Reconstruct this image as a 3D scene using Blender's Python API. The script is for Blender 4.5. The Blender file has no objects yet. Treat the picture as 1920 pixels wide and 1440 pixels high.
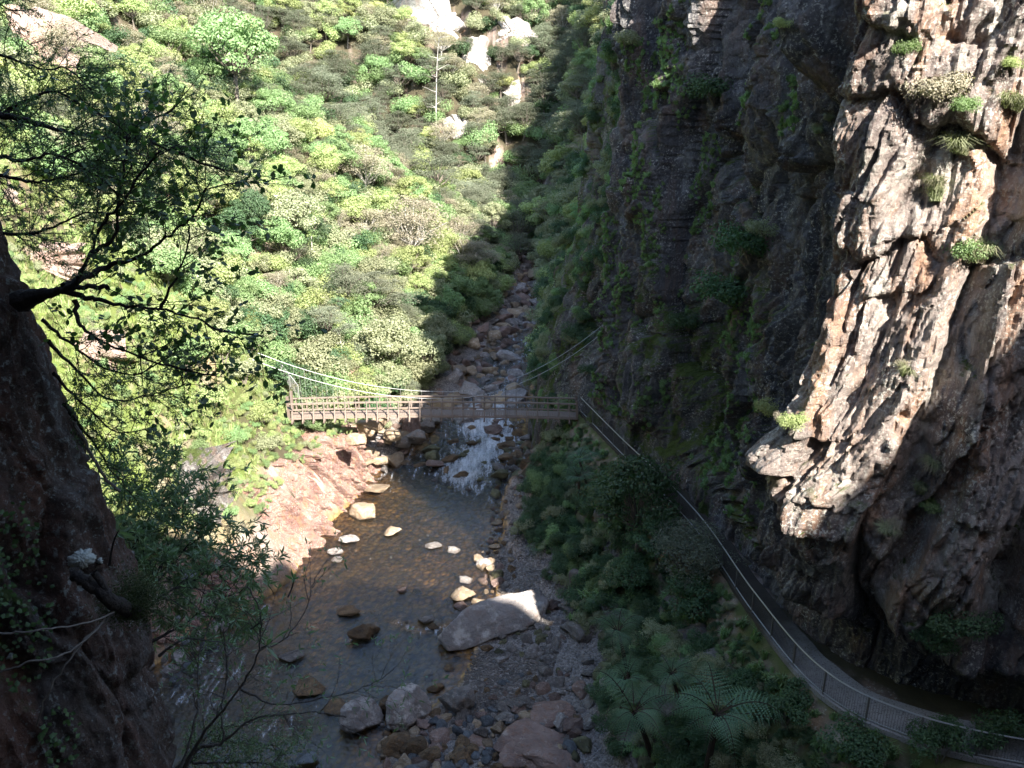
import bpy, math, random
import numpy as np
np.seterr(over="ignore")
from mathutils import Vector

R = math.radians
rng = np.random.default_rng(7)
random.seed(7)
C = bpy.context.scene.collection

# ------------------------------------------------------------------ camera
F = 1608.0; PITCH = 20.0; CZ = 32.0
cp, sp_ = math.cos(R(PITCH)), math.sin(R(PITCH))
def ray(px, py):
    a, b = px - 960.0, py - 720.0
    return np.array([a, F*cp - b*sp_, -(b*cp + F*sp_)])
def at(px, py, z=None, y=None):
    r = ray(px, py)
    t = (z - CZ)/r[2] if z is not None else y/r[1]
    return np.array([0, 0, CZ]) + r*t
def proj(P):
    P = np.asarray(P, float)
    x, y, z = P[..., 0], P[..., 1], P[..., 2]-CZ
    d = y*cp - z*sp_
    u = y*sp_ + z*cp
    d = np.where(np.abs(d) < 1e-6, 1e-6, d)
    return 960 + F*x/d, 720 - F*u/d, d
SUN = Vector((0.59, -1.05, 1.0)).normalized()

# ------------------------------------------------------------------ noise
def _h(ix, iy, iz, seed):
    n = (ix.astype(np.int64)*374761393 + iy.astype(np.int64)*668265263 + iz.astype(np.int64)*2147483647 + seed*974634777)
    n = (n ^ (n >> 13)) * 1274126177
    n = n & 0x7fffffffffff
    n = (n ^ (n >> 16)) * 668265263
    n = n & 0x7fffffffffff
    return ((n ^ (n >> 15)) & 0xffffff).astype(np.float64)/float(0xffffff)
def vnoise(x, y, z=None, seed=0):
    x = np.asarray(x, float); y = np.asarray(y, float)
    if z is None: z = np.zeros_like(x)
    x0, y0, z0 = np.floor(x), np.floor(y), np.floor(z)
    fx, fy, fz = x-x0, y-y0, z-z0
    fx, fy, fz = [f*f*f*(f*(f*6-15)+10) for f in (fx, fy, fz)]
    r = 0
    for i in (0, 1):
        wx = fx if i else 1-fx
        for j in (0, 1):
            wy = fy if j else 1-fy
            for k in (0, 1):
                wz = fz if k else 1-fz
                r = r + wx*wy*wz*_h(x0+i, y0+j, z0+k, seed)
    return r*2-1
def fbm(x, y, z=None, oct=4, seed=0, gain=.5):
    r = 0; a = 1; f = 1; s = 0
    for o in range(oct):
        r = r + a*vnoise(np.asarray(x)*f, np.asarray(y)*f, None if z is None else np.asarray(z)*f, seed+o*17)
        s += a; a *= gain; f *= 2.03
    return r/s
def voro(u, v, seed=0):
    """nearest cell: f1, f2, three hashes and the offset from its seed point"""
    iu, iv = np.floor(u), np.floor(v)
    f1 = np.full(u.shape, 9.); f2 = np.full(u.shape, 9.)
    cu = np.zeros(u.shape); cv = np.zeros(u.shape); du = np.zeros(u.shape); dv = np.zeros(u.shape)
    zz = np.zeros_like(iu)
    for i in (-1, 0, 1):
        for j in (-1, 0, 1):
            a, b = iu+i, iv+j
            pu = a + .1+.8*_h(a, b, zz, seed); pv = b + .1+.8*_h(a, b, zz, seed+101)
            d = np.hypot(u-pu, v-pv)
            m = d < f1
            f2 = np.where(m, f1, np.minimum(f2, d))
            f1 = np.where(m, d, f1)
            cu = np.where(m, a, cu); cv = np.where(m, b, cv)
            du = np.where(m, u-pu, du); dv = np.where(m, v-pv, dv)
    return f1, f2, _h(cu, cv, zz, seed+7), _h(cu, cv, zz, seed+8), _h(cu, cv, zz, seed+9), du, dv
def sstep(a, b, x):
    t = np.clip((np.asarray(x, float)-a)/(b-a), 0, 1)
    return t*t*(3-2*t)

# ------------------------------------------------------------------ mesh building
class MB:
    def __init__(s): s.v = []; s.f = []; s.n = 0; s.m = []
    def add(s, v, f, mi=0):
        v = np.asarray(v, float).reshape(-1, 3); f = np.asarray(f, int)
        if len(f) == 0: return s
        s.v.append(v); s.f.append(f+s.n); s.m.append(np.full(len(f), mi)); s.n += len(v); return s
    def box(s, c, size, rot=None, mi=0):
        v = np.array([[x, y, z] for x in (-.5, .5) for y in (-.5, .5) for z in (-.5, .5)])*np.array(size)
        if rot is not None: v = v@np.array(rot).T
        return s.add(v+np.array(c), [[0,1,3,2],[4,6,7,5],[0,4,5,1],[2,3,7,6],[0,2,6,4],[1,5,7,3]], mi)
    def beam(s, a, b, w, h, mi=0):
        a = np.array(a, float); b = np.array(b, float); d = b-a; L = np.linalg.norm(d); d /= L
        up = np.array([0, 0, 1.]) if abs(d[2]) < .95 else np.array([0, 1., 0])
        n = np.cross(up, d); n /= np.linalg.norm(n); u = np.cross(d, n)
        return s.box((a+b)/2, (L, w, h), np.stack([d, n, u], 1), mi)
    def tube(s, P, r, k=6, mi=0):
        P = np.asarray(P, float); n = len(P); r = np.broadcast_to(np.asarray(r, float), (n,))
        T = np.gradient(P, axis=0); T /= np.linalg.norm(T, axis=1)[:, None]+1e-9
        ref = np.array([0, 0, 1.]) if abs(T[:, 2]).mean() < .8 else np.array([1., 0, 0])
        A = np.cross(T, ref); A /= np.linalg.norm(A, axis=1)[:, None]+1e-9; B = np.cross(T, A)
        ang = np.arange(k)*2*math.pi/k
        V = P[:, None] + r[:, None, None]*(np.cos(ang)[None, :, None]*A[:, None]+np.sin(ang)[None, :, None]*B[:, None])
        f = []
        for i in range(n-1):
            for j in range(k):
                j2 = (j+1) % k
                f.append([i*k+j, i*k+j2, (i+1)*k+j2, (i+1)*k+j])
        return s.add(V.reshape(-1, 3), f, mi)
    def mesh(s, name, mats, smooth=False):
        V = np.concatenate(s.v) if s.v else np.zeros((0, 3))
        me = bpy.data.meshes.new(name)
        loops = np.concatenate([f.ravel() for f in s.f]); cnt = np.concatenate([np.full(len(f), f.shape[1]) for f in s.f])
        me.vertices.add(len(V)); me.vertices.foreach_set('co', V.astype(np.float32).ravel())
        me.loops.add(len(loops)); me.loops.foreach_set('vertex_index', loops.astype(np.int32))
        me.polygons.add(len(cnt)); st = np.concatenate([[0], np.cumsum(cnt)[:-1]])
        me.polygons.foreach_set('loop_start', st.astype(np.int32)); me.polygons.foreach_set('loop_total', cnt.astype(np.int32))
        me.polygons.foreach_set('material_index', np.concatenate(s.m).astype(np.int32))
        me.polygons.foreach_set('use_smooth', np.full(len(cnt), smooth))
        me.update(calc_edges=True)
        for m in (mats if isinstance(mats, (list, tuple)) else [mats]): me.materials.append(m)
        return me
def link(name, me, parent=None, loc=None, rot=None, scale=None):
    o = bpy.data.objects.new(name, me); C.objects.link(o)
    if parent: o.parent = parent
    if loc is not None: o.location = tuple(loc)
    if rot is not None: o.rotation_euler = tuple(rot)
    if scale is not None: o.scale = (scale,)*3 if np.isscalar(scale) else tuple(scale)
    return o
def tag(o, label=None, cat=None, group=None, kind=None):
    if label: o['label'] = label
    if cat: o['category'] = cat
    if group: o['group'] = group
    if kind: o['kind'] = kind
    return o
def thing(name, label, cat, loc=(0, 0, 0), rz=0, group=None):
    o = bpy.data.objects.new(name, None); C.objects.link(o); o.location = tuple(loc); o.rotation_euler = (0, 0, rz)
    o.empty_display_size = .2
    return tag(o, label, cat, group)
def grid_faces(n, m):
    i = np.arange(n-1)[:, None]*m + np.arange(m-1)[None]
    return np.stack([i, i+1, i+m+1, i+m], -1).reshape(-1, 4)

# ------------------------------------------------------------------ materials
class NT:
    def __init__(s, name):
        s.m = bpy.data.materials.new(name); s.m.use_nodes = True
        s.t = s.m.node_tree; s.t.nodes.clear()
        s.out = s.t.nodes.new('ShaderNodeOutputMaterial')
    def n(s, typ, **kw):
        nd = s.t.nodes.new(typ)
        for k, v in kw.items():
            if k.startswith('_'): setattr(nd, k[1:], v)
            else:
                key = int(k[1:]) if k[0] == 'i' and k[1:].isdigit() else k.replace('__', ' ')
                s.set(nd, key, v)
        return nd
    def set(s, nd, key, v):
        inp = nd.inputs[key]
        if isinstance(v, bpy.types.NodeSocket): s.t.links.new(v, inp)
        elif isinstance(v, bpy.types.Node): s.t.links.new(v.outputs[0], inp)
        else: inp.default_value = (tuple(v)+(1,) if isinstance(v, tuple) and len(v) == 3 and inp.type == 'RGBA' else v)
    def pos(s, scale=(1, 1, 1), rot=(0, 0, 0), obj=False):
        if obj: src = s.n('ShaderNodeTexCoord').outputs['Object']
        else: src = s.n('ShaderNodeNewGeometry').outputs['Position']
        mp = s.n('ShaderNodeMapping'); s.set(mp, 0, src); mp.inputs['Scale'].default_value = scale; mp.inputs['Rotation'].default_value = rot
        return mp.outputs[0]
    def noise(s, vec, scale, detail=4, rough=.55, lac=2.):
        return s.n('ShaderNodeTexNoise', Vector=vec, Scale=scale, Detail=float(detail), Roughness=rough, Lacunarity=lac).outputs[0]
    def ramp(s, fac, stops, interp='LINEAR'):
        r = s.n('ShaderNodeValToRGB', Fac=fac); r.color_ramp.interpolation = interp
        el = r.color_ramp.elements
        while len(el) < len(stops): el.new(.5)
        for e, (p, c) in zip(el, stops):
            e.position = p; e.color = (c, c, c, 1) if np.isscalar(c) else tuple(c)+(1,)
        return r.outputs[0]
    def mix(s, fac, a, b, typ='MIX'):
        m = s.t.nodes.new('ShaderNodeMix'); m.data_type = 'RGBA'; m.blend_type = typ
        s.set(m, 0, fac); s.set(m, 6, a); s.set(m, 7, b)
        return m.outputs[2]
    def math(s, op, a, b=0.0, clamp=False):
        m = s.t.nodes.new('ShaderNodeMath'); m.operation = op; m.use_clamp = clamp
        s.set(m, 0, a); s.set(m, 1, b); return m.outputs[0]
    def attr(s, name): return s.n('ShaderNodeAttribute', _attribute_name=name).outputs['Fac']
    def bump(s, h, dist, strength=1., normal=None):
        b = s.n('ShaderNodeBump', Height=h, Distance=dist, Strength=strength)
        if normal is not None: s.set(b, 'Normal', normal)
        return b.outputs[0]
    def principled(s, col, rough=.8, normal=None, spec=.3, **kw):
        p = s.n('ShaderNodeBsdfPrincipled'); s.set(p, 'Base Color', col); s.set(p, 'Roughness', rough)
        s.set(p, 'Specular IOR Level', spec)
        if normal is not None: s.set(p, 'Normal', normal)
        for k, v in kw.items(): s.set(p, k.replace('__', ' '), v)
        return p.outputs[0]
    def done(s, sh): s.t.links.new(sh, s.out.inputs[0]); return s.m

def rock_color(m, p, dark, mid, rust, pale, lich=.62, streak=(1, 1, .22), lcol=(.5, .48, .43)):
    n1 = m.noise(p, .22, 5, .6)
    n2 = m.noise(m.n('ShaderNodeMapping', Vector=p, Scale=streak).outputs[0], .9, 6, .62)
    n3 = m.noise(p, 2.3, 8, .68)
    c = m.mix(m.ramp(n1, [(.38, 0.), (.6, 1.)]), dark, mid)
    c = m.mix(m.ramp(n2, [(.5, 0.), (.66, .8)]), c, rust)
    c = m.mix(m.ramp(n2, [(.3, .75), (.44, 0.)]), c, pale)
    c = m.mix(m.ramp(n3, [(.3, .55), (.5, 0.)]), c, tuple(x*.55 for x in dark))
    sp = m.n('ShaderNodeTexVoronoi', Vector=p, Scale=3.2, Randomness=1.).outputs['Distance']
    lm = m.math('MULTIPLY', m.ramp(m.noise(p, 7.5, 5, .7), [(lich-.03, 0.), (lich+.05, 1.)]), m.ramp(m.noise(p, .55, 3, .6), [(.42, .15), (.62, 1.)]))
    c = m.mix(lm, c, lcol)
    lm2 = m.ramp(m.noise(p, 22., 3, .6), [(.64, 0.), (.68, .8)])
    c = m.mix(m.math('MULTIPLY', lm2, m.ramp(n1, [(.4, .2), (.6, 1.)])), c, lcol)
    return c, n1, n2, n3
def rock_bump(m, p, n2, n3, k=1.):
    cr_ = m.ramp(m.n('ShaderNodeTexVoronoi', Vector=p, Scale=4.2, _feature='DISTANCE_TO_EDGE').outputs[0], [(0., 0.), (.06, 1.)])
    v = m.n('ShaderNodeTexVoronoi', Vector=m.n('ShaderNodeMapping', Vector=p, Scale=(1, 1, .45)).outputs[0], Scale=1.7, _feature='DISTANCE_TO_EDGE').outputs[0]
    b = m.bump(n3, .22*k)
    b = m.bump(m.ramp(v, [(0., 0.), (.09, 1.)]), .07*k, .6, b)
    b = m.bump(cr_, .03*k, .5, b)
    b = m.bump(m.noise(p, 9., 7, .72), .1*k, 1., b)
    return b
def cliff_mat(name, dark, mid, rust, pale, moss=.55, lich=.6, k=1., lcol=(.5, .48, .43), sc=1., streak=(1, 1, .22), pale2=False):
    m = NT(name); p = m.pos((sc, sc, sc))
    c, n1, n2, n3 = rock_color(m, p, dark, mid, rust, pale, lich, streak, lcol)
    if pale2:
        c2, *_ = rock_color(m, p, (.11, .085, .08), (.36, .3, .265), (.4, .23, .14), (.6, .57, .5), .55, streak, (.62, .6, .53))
        c = m.mix(m.attr('sunlit_pale'), c, c2)
    nz = m.n('ShaderNodeSeparateXYZ', Vector=m.n('ShaderNodeNewGeometry').outputs['Normal']).outputs[2]
    mo = m.noise(m.n('ShaderNodeMapping', Vector=p, Scale=(1, 1, .4)).outputs[0], .5, 6, .65)
    mo = m.math('ADD', mo, m.math('MULTIPLY', nz, .16))
    mo = m.math('ADD', mo, m.math('MULTIPLY', m.attr('moss'), .3))
    mm = m.ramp(mo, [(moss+.02, 0.), (moss+.12, 1.)])
    g = m.mix(m.noise(p, 5., 4, .7), (.03, .045, .012), (.1, .13, .03))
    c = m.mix(mm, c, g)
    return m.done(m.principled(c, .85, rock_bump(m, p, n2, n3, k), .25))
M = {}
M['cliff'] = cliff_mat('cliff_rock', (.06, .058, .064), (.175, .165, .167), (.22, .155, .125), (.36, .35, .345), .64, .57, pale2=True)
M['left_rock'] = cliff_mat('pale_outcrop_rock', (.2, .105, .09), (.34, .21, .175), (.36, .2, .11), (.52, .45, .3), .7, .57, .8, (.6, .58, .52), 2.4, (1, 1, .55))
M['crag_pink'] = cliff_mat('pink_crag_rock', (.34, .24, .2), (.5, .37, .32), (.44, .28, .2), (.6, .52, .4), .62, .57, 1., (.6, .58, .52), 1.6)
M['crag_pale'] = cliff_mat('pale_crag_rock', (.3, .28, .26), (.5, .47, .44), (.5, .4, .33), (.62, .6, .56), .75, .6)
M['near_rock'] = cliff_mat('window_rock', (.07, .055, .05), (.17, .12, .095), (.22, .11, .075), (.27, .26, .25), .66, .58, .6, (.42, .44, .41), 3.4)
M['bank_rock'] = cliff_mat('bank_outcrop_rock', (.09, .08, .08), (.22, .195, .18), (.24, .16, .11), (.4, .38, .35), .55, .58, 1., (.5, .48, .44), 1.5)
def boulder_mat(name, dark, mid, rust, pale, lich=.6):
    m = NT(name); p = m.pos(obj=True)
    rnd = m.n('ShaderNodeObjectInfo').outputs['Random']
    p2 = m.n('ShaderNodeVectorMath', _operation='ADD'); m.set(p2, 0, p); 
    cx = m.n('ShaderNodeCombineXYZ', X=m.math('MULTIPLY', rnd, 50.), Y=m.math('MULTIPLY', rnd, 31.)); m.set(p2, 1, cx.outputs[0])
    pp = p2.outputs[0]
    n1 = m.noise(pp, 1.2, 5, .6); n3 = m.noise(pp, 5., 7, .68)
    c = m.mix(m.ramp(n1, [(.35, 0.), (.62, 1.)]), dark, mid)
    c = m.mix(m.ramp(n3, [(.5, 0.), (.66, .7)]), c, rust)
    c = m.mix(m.ramp(m.noise(pp, 2.6, 5, .7), [(lich-.03, 0.), (lich+.08, .9)]), c, pale)
    hsv = m.n('ShaderNodeHueSaturation', Color=c, Value=m.math('ADD', m.math('MULTIPLY', rnd, .7), .65))
    # wet band by the waterline
    z = m.n('ShaderNodeSeparateXYZ', Vector=m.n('ShaderNodeNewGeometry').outputs['Position']).outputs[2]
    wet = m.math('SUBTRACT', m.math('MULTIPLY', m.noise(m.pos(), 1.5, 3), .25), z)
    wm = m.ramp(wet, [(.0, 0.), (.08, 1.)])
    c2 = m.mix(m.math('MULTIPLY', wm, .6), hsv.outputs[0], (.055, .035, .018))
    b = m.bump(n3, .3); b = m.bump(m.noise(pp, 16., 6, .72), .1, 1., b)
    return m.done(m.principled(c2, m.math('SUBTRACT', .85, m.math('MULTIPLY', wm, .55)), b, .3))
M['b_grey'] = boulder_mat('grey_boulder', (.17, .155, .145), (.34, .31, .285), (.3, .2, .145), (.5, .47, .43))
M['b_pale'] = boulder_mat('pale_boulder', (.22, .2, .185), (.4, .36, .34), (.33, .24, .2), (.58, .54, .5), .55)
M['b_pink'] = boulder_mat('pink_boulder', (.2, .14, .12), (.35, .25, .21), (.32, .17, .11), (.46, .38, .33), .6)
M['b_brown'] = boulder_mat('brown_boulder', (.11, .08, .055), (.25, .17, .1), (.34, .19, .08), (.3, .25, .2), .64)
M['b_tan'] = boulder_mat('tan_boulder', (.34, .25, .17), (.5, .39, .27), (.45, .28, .15), (.6, .52, .42), .58)
M['b_moss'] = boulder_mat('mossy_boulder', (.11, .1, .065), (.22, .21, .12), (.15, .16, .06), (.3, .3, .26), .62)
M['b_blue'] = boulder_mat('bluish_cobble', (.12, .135, .15), (.22, .24, .26), (.13, .12, .11), (.3, .31, .32), .66)

def leaf_mat(name, a, b, trans=.3, rough=.5, var=.5, spec=.35, dry=None):
    m = NT(name)
    isl = m.n('ShaderNodeNewGeometry').outputs['Random Per Island']
    rnd = m.n('ShaderNodeObjectInfo').outputs['Random']
    c = m.mix(isl, a, b)
    if dry is not None: c = m.mix(m.ramp(isl, [(.86, 0.), (.9, 1.)]), c, dry)
    hs = m.n('ShaderNodeHueSaturation', Color=c, Hue=m.math('ADD', m.math('MULTIPLY', rnd, .035), .4825), Value=m.math('ADD', m.math('MULTIPLY', rnd, var), 1.04-var/2), Saturation=.86)
    d = m.principled(hs.outputs[0], rough, None, spec)
    t = m.n('ShaderNodeBsdfTranslucent', Color=m.mix(.5, hs.outputs[0], (a[0]*2.0, b[1]*1.6, a[2]*.6))).outputs[0]
    x = m.n('ShaderNodeMixShader', i0=trans); m.set(x, 1, d); m.set(x, 2, t)
    return m.done(x.outputs[0])
M['leaf_lime'] = leaf_mat('lime_leaves', (.23, .29, .09), (.37, .43, .16), .35)
M['leaf_green'] = leaf_mat('green_leaves', (.13, .22, .075), (.24, .35, .13), .35)
M['leaf_deep'] = leaf_mat('deep_green_leaves', (.035, .075, .03), (.08, .15, .055))
M['leaf_olive'] = leaf_mat('olive_leaves', (.17, .19, .1), (.32, .33, .18), .3)
M['leaf_manuka'] = leaf_mat('grey_green_foliage', (.09, .105, .065), (.19, .205, .135), .2, .7, .5, .2)
M['leaf_brownish'] = leaf_mat('brownish_foliage', (.22, .195, .13), (.36, .32, .22), .2, .7, .4, .2)
M['leaf_fern'] = leaf_mat('fern_fronds', (.07, .15, .08), (.11, .22, .1), .3, .45, .4)
M['leaf_grass'] = leaf_mat('grass_blades', (.16, .23, .06), (.32, .38, .12), .3, .5, .5, .3, (.3, .25, .13))
M['leaf_dark'] = leaf_mat('dark_leaves', (.05, .085, .03), (.11, .18, .05), .4, .4, .5)
M['leaf_near'] = leaf_mat('narrow_leaves', (.1, .16, .075), (.2, .28, .15), .3, .4, .3)
M['leaf_yellow'] = leaf_mat('yellow_green_leaves', (.3, .34, .1), (.46, .46, .18), .35)
def bark_mat(name, a, b, sc=6.):
    m = NT(name); p = m.pos(obj=True)
    n = m.noise(p, sc, 5, .65)
    return m.done(m.principled(m.mix(n, a, b), .85, m.bump(n, .03), .2))
M['bark'] = bark_mat('bark', (.09, .075, .06), (.22, .19, .16))
M['bark_dark'] = bark_mat('dark_bark', (.018, .014, .012), (.06, .048, .04), 30.)
M['bark_pale'] = bark_mat('dead_wood', (.3, .28, .25), (.5, .48, .44))
M['bark_fern'] = bark_mat('fern_trunk', (.02, .016, .012), (.07, .05, .035), 14.)
M['moss'] = leaf_mat('moss_tufts', (.03, .04, .01), (.08, .1, .025), .2, .8)
M['lichen'] = bark_mat('white_lichen', (.36, .38, .35), (.6, .62, .57), 40.)
def wood_mat(name, a, b):
    m = NT(name); p = m.pos((1.5, 8, 8)); n = m.noise(p, 2.2, 5, .65)
    return m.done(m.principled(m.mix(n, a, b), .8, m.bump(n, .01), .25))
M['timber'] = wood_mat('weathered_timber', (.14, .105, .085), (.3, .24, .2))
M['timber_d'] = wood_mat('dark_timber', (.1, .075, .06), (.2, .155, .13))
M['steel'] = (lambda m: m.done(m.principled((.42, .42, .41), .5, None, .5, Metallic=.5)))(NT('galvanised_steel'))
M['railgrey'] = (lambda m: m.done(m.principled(m.mix(m.noise(m.pos(), 3., 4), (.1, .095, .09), (.2, .19, .17)), .5, None, .5, Metallic=.3)))(NT('railing_steel'))
M['concrete'] = (lambda m: m.done(m.principled(m.mix(m.noise(m.pos(), 1.3, 6, .65), (.1, .09, .085), (.26, .24, .23)), .9, m.bump(m.noise(m.pos(), 25., 4), .02), .2)))(NT('path_concrete'))

def path_mat():
    m = NT('footpath_surface'); p = m.pos(); y = m.n('ShaderNodeSeparateXYZ', Vector=p).outputs[1]
    n = m.noise(p, 1.1, 7, .7); f = m.noise(p, 14., 4, .7)
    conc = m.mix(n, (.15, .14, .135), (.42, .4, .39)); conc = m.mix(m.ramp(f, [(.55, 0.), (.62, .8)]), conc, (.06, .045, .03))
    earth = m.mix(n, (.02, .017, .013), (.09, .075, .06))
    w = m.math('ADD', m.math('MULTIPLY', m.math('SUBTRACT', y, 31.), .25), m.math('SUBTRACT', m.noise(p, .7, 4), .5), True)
    return m.done(m.principled(m.mix(w, conc, earth), .9, m.bump(f, .03), .2))
M['path'] = path_mat()

def ground_mat():
    m = NT('ground_surface'); p = m.pos()
    c, n1, n2, n3 = rock_color(m, p, (.17, .125, .105), (.3, .225, .19), (.3, .17, .11), (.42, .38, .31), .6)
    soil = m.mix(m.noise(p, 1.1, 6, .65), (.03, .028, .018), (.09, .075, .045))
    grass = m.mix(m.noise(p, .8, 7, .7), (.05, .075, .018), (.17, .21, .055))
    vb = m.n('ShaderNodeTexVoronoi', Vector=p, Scale=2.4, Randomness=1.)
    stone = m.mix(m.n('ShaderNodeSeparateXYZ', Vector=vb.outputs['Color']).outputs[0], (.26, .14, .045), (.66, .38, .13))
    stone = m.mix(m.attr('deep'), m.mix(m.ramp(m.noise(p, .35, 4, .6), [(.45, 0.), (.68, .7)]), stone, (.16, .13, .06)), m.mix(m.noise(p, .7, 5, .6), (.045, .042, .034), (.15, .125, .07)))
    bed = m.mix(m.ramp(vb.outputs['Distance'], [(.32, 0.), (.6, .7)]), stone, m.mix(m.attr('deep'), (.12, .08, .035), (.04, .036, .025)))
    vg = m.n('ShaderNodeTexVoronoi', Vector=p, Scale=9., Randomness=1.)
    grav = m.mix(m.n('ShaderNodeSeparateXYZ', Vector=vg.outputs['Color']).outputs[0], (.13, .115, .105), (.36, .32, .3))
    col = m.mix(m.attr('rock'), soil, c)
    col = m.mix(m.attr('grass'), col, grass)
    col = m.mix(m.attr('gravel'), col, grav)
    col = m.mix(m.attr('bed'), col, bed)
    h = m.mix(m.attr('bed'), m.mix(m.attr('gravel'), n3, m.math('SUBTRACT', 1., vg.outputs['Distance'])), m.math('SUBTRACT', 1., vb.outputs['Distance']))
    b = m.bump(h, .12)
    b = m.bump(m.noise(p, 9., 6, .7), .04, 1., b)
    return m.done(m.principled(col, .9, b, .2))
M['ground'] = ground_mat()
def water_mat():
    m = NT('river_water'); p = m.pos()
    pw = m.n('ShaderNodeMapping', Vector=p, Scale=(1., .55, 1.)).outputs[0]
    w1 = m.noise(pw, 2.2, 4, .55); w2 = m.noise(pw, 7., 3, .6); w0 = m.noise(pw, .5, 2, .5)
    foamA = m.attr('foam')
    b = m.bump(w0, .10, .8); b = m.bump(w1, .15, 1., b); b = m.bump(w2, .05, 1., b)
    br = m.bump(m.noise(pw, 3.5, 6, .7), m.math('ADD', m.math('MULTIPLY', foamA, .5), .0), 1., b)
    gl = m.n('ShaderNodeBsdfGlossy', Color=(.95, .97, 1.), Roughness=.06, Normal=br).outputs[0]
    tr = m.n('ShaderNodeBsdfTransparent', Color=(.84, .75, .57)).outputs[0]
    body = m.n('ShaderNodeBsdfDiffuse', Color=(.04, .042, .04)).outputs[0]
    under = m.n('ShaderNodeMixShader', i0=.1); m.set(under, 1, tr); m.set(under, 2, body)
    fr = m.n('ShaderNodeFresnel', IOR=1.55, Normal=br).outputs[0]
    sh = m.n('ShaderNodeMixShader', i0=fr); m.set(sh, 1, under.outputs[0]); m.set(sh, 2, gl)
    st = m.n('ShaderNodeMapping', Vector=p, Rotation=(0, 0, .25), Scale=(2.6, .55, 1.)).outputs[0]
    fn = m.math('ADD', m.math('MULTIPLY', m.noise(st, 1.1, 6, .62), .65), m.math('MULTIPLY', m.noise(pw, 9., 4, .7), .35))
    fm = m.ramp(m.math('ADD', fn, m.math('MULTIPLY', foamA, .34)), [(.62, 0.), (.9, 1.)])
    foam = m.principled((.85, .87, .9), .6, br, .3)
    o = m.n('ShaderNodeMixShader', i0=fm); m.set(o, 1, sh.outputs[0]); m.set(o, 2, foam)
    return m.done(o.outputs[0])
M['water'] = water_mat()
# ------------------------------------------------------------------ land form
ZW = np.array([(-20, 0), (63, 0), (68, .35), (74, 1.0), (80, 1.45), (95, 2.0), (110, 2.8), (130, 4.2), (170, 8), (400, 60)], float)
XL = np.array([(-20, -36), (20, -29), (34, -23.5), (38, -22), (42, -19.5), (50, -15), (60, -13.4), (65, -12.2), (68, -10), (73, -8), (80, -6), (95, -3.4), (110, .1), (120, 1.5), (130, 2.6), (150, 1.5), (400, 1.5)], float)
XR = np.array([(-20, -12), (20, -9), (30, -8), (34, -6.2), (38, -3.6), (41, -2.6), (46, -1.2), (50, -1.4), (59, -.6), (64, 1.2), (68, 1.9), (75, 2), (85, 2.5), (95, 3), (130, 3.6), (150, 4), (400, 4)], float)
WALK = np.array([(40, 21.5), (27, 24.6), (19.6, 25.8), (15.4, 27.5), (13, 30.2), (11.7, 35.7), (10.8, 42.3), (9.6, 47.4), (7.4, 54.6), (5.2, 62.4)], float)
DECK = 7.0
def zw(y): return np.interp(y, ZW[:, 0], ZW[:, 1])
def xl(y): return np.interp(y, XL[:, 0], XL[:, 1]) + .5*np.sin(np.asarray(y)*.55)
def xr(y): return np.interp(y, XR[:, 0], XR[:, 1]) + .3*np.sin(np.asarray(y)*.8+1)
def walk_sd(x, y):
    """signed distance to the walkway's outer edge, positive on the river side"""
    best = np.full(np.shape(x), 1e9); sd = np.zeros(np.shape(x))
    for a, b in zip(WALK[:-1], WALK[1:]):
        d = b-a; L2 = d@d
        t = np.clip(((x-a[0])*d[0]+(y-a[1])*d[1])/L2, 0, 1)
        qx, qy = a[0]+t*d[0], a[1]+t*d[1]
        dist = np.hypot(x-qx, y-qy)
        s = d[0]*(y-a[1])-d[1]*(x-a[0])
        m = dist < best
        best = np.where(m, dist, best); sd = np.where(m, np.where(s > 0, -1, 1)*dist, sd)
    # walkway runs from right-near to far: river lies on its left-hand side
    return -sd
sgn = walk_sd(np.array([0.]), np.array([40.]))[0]
def wsd(x, y): return walk_sd(x, y)*(1 if sgn > 0 else -1)
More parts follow.
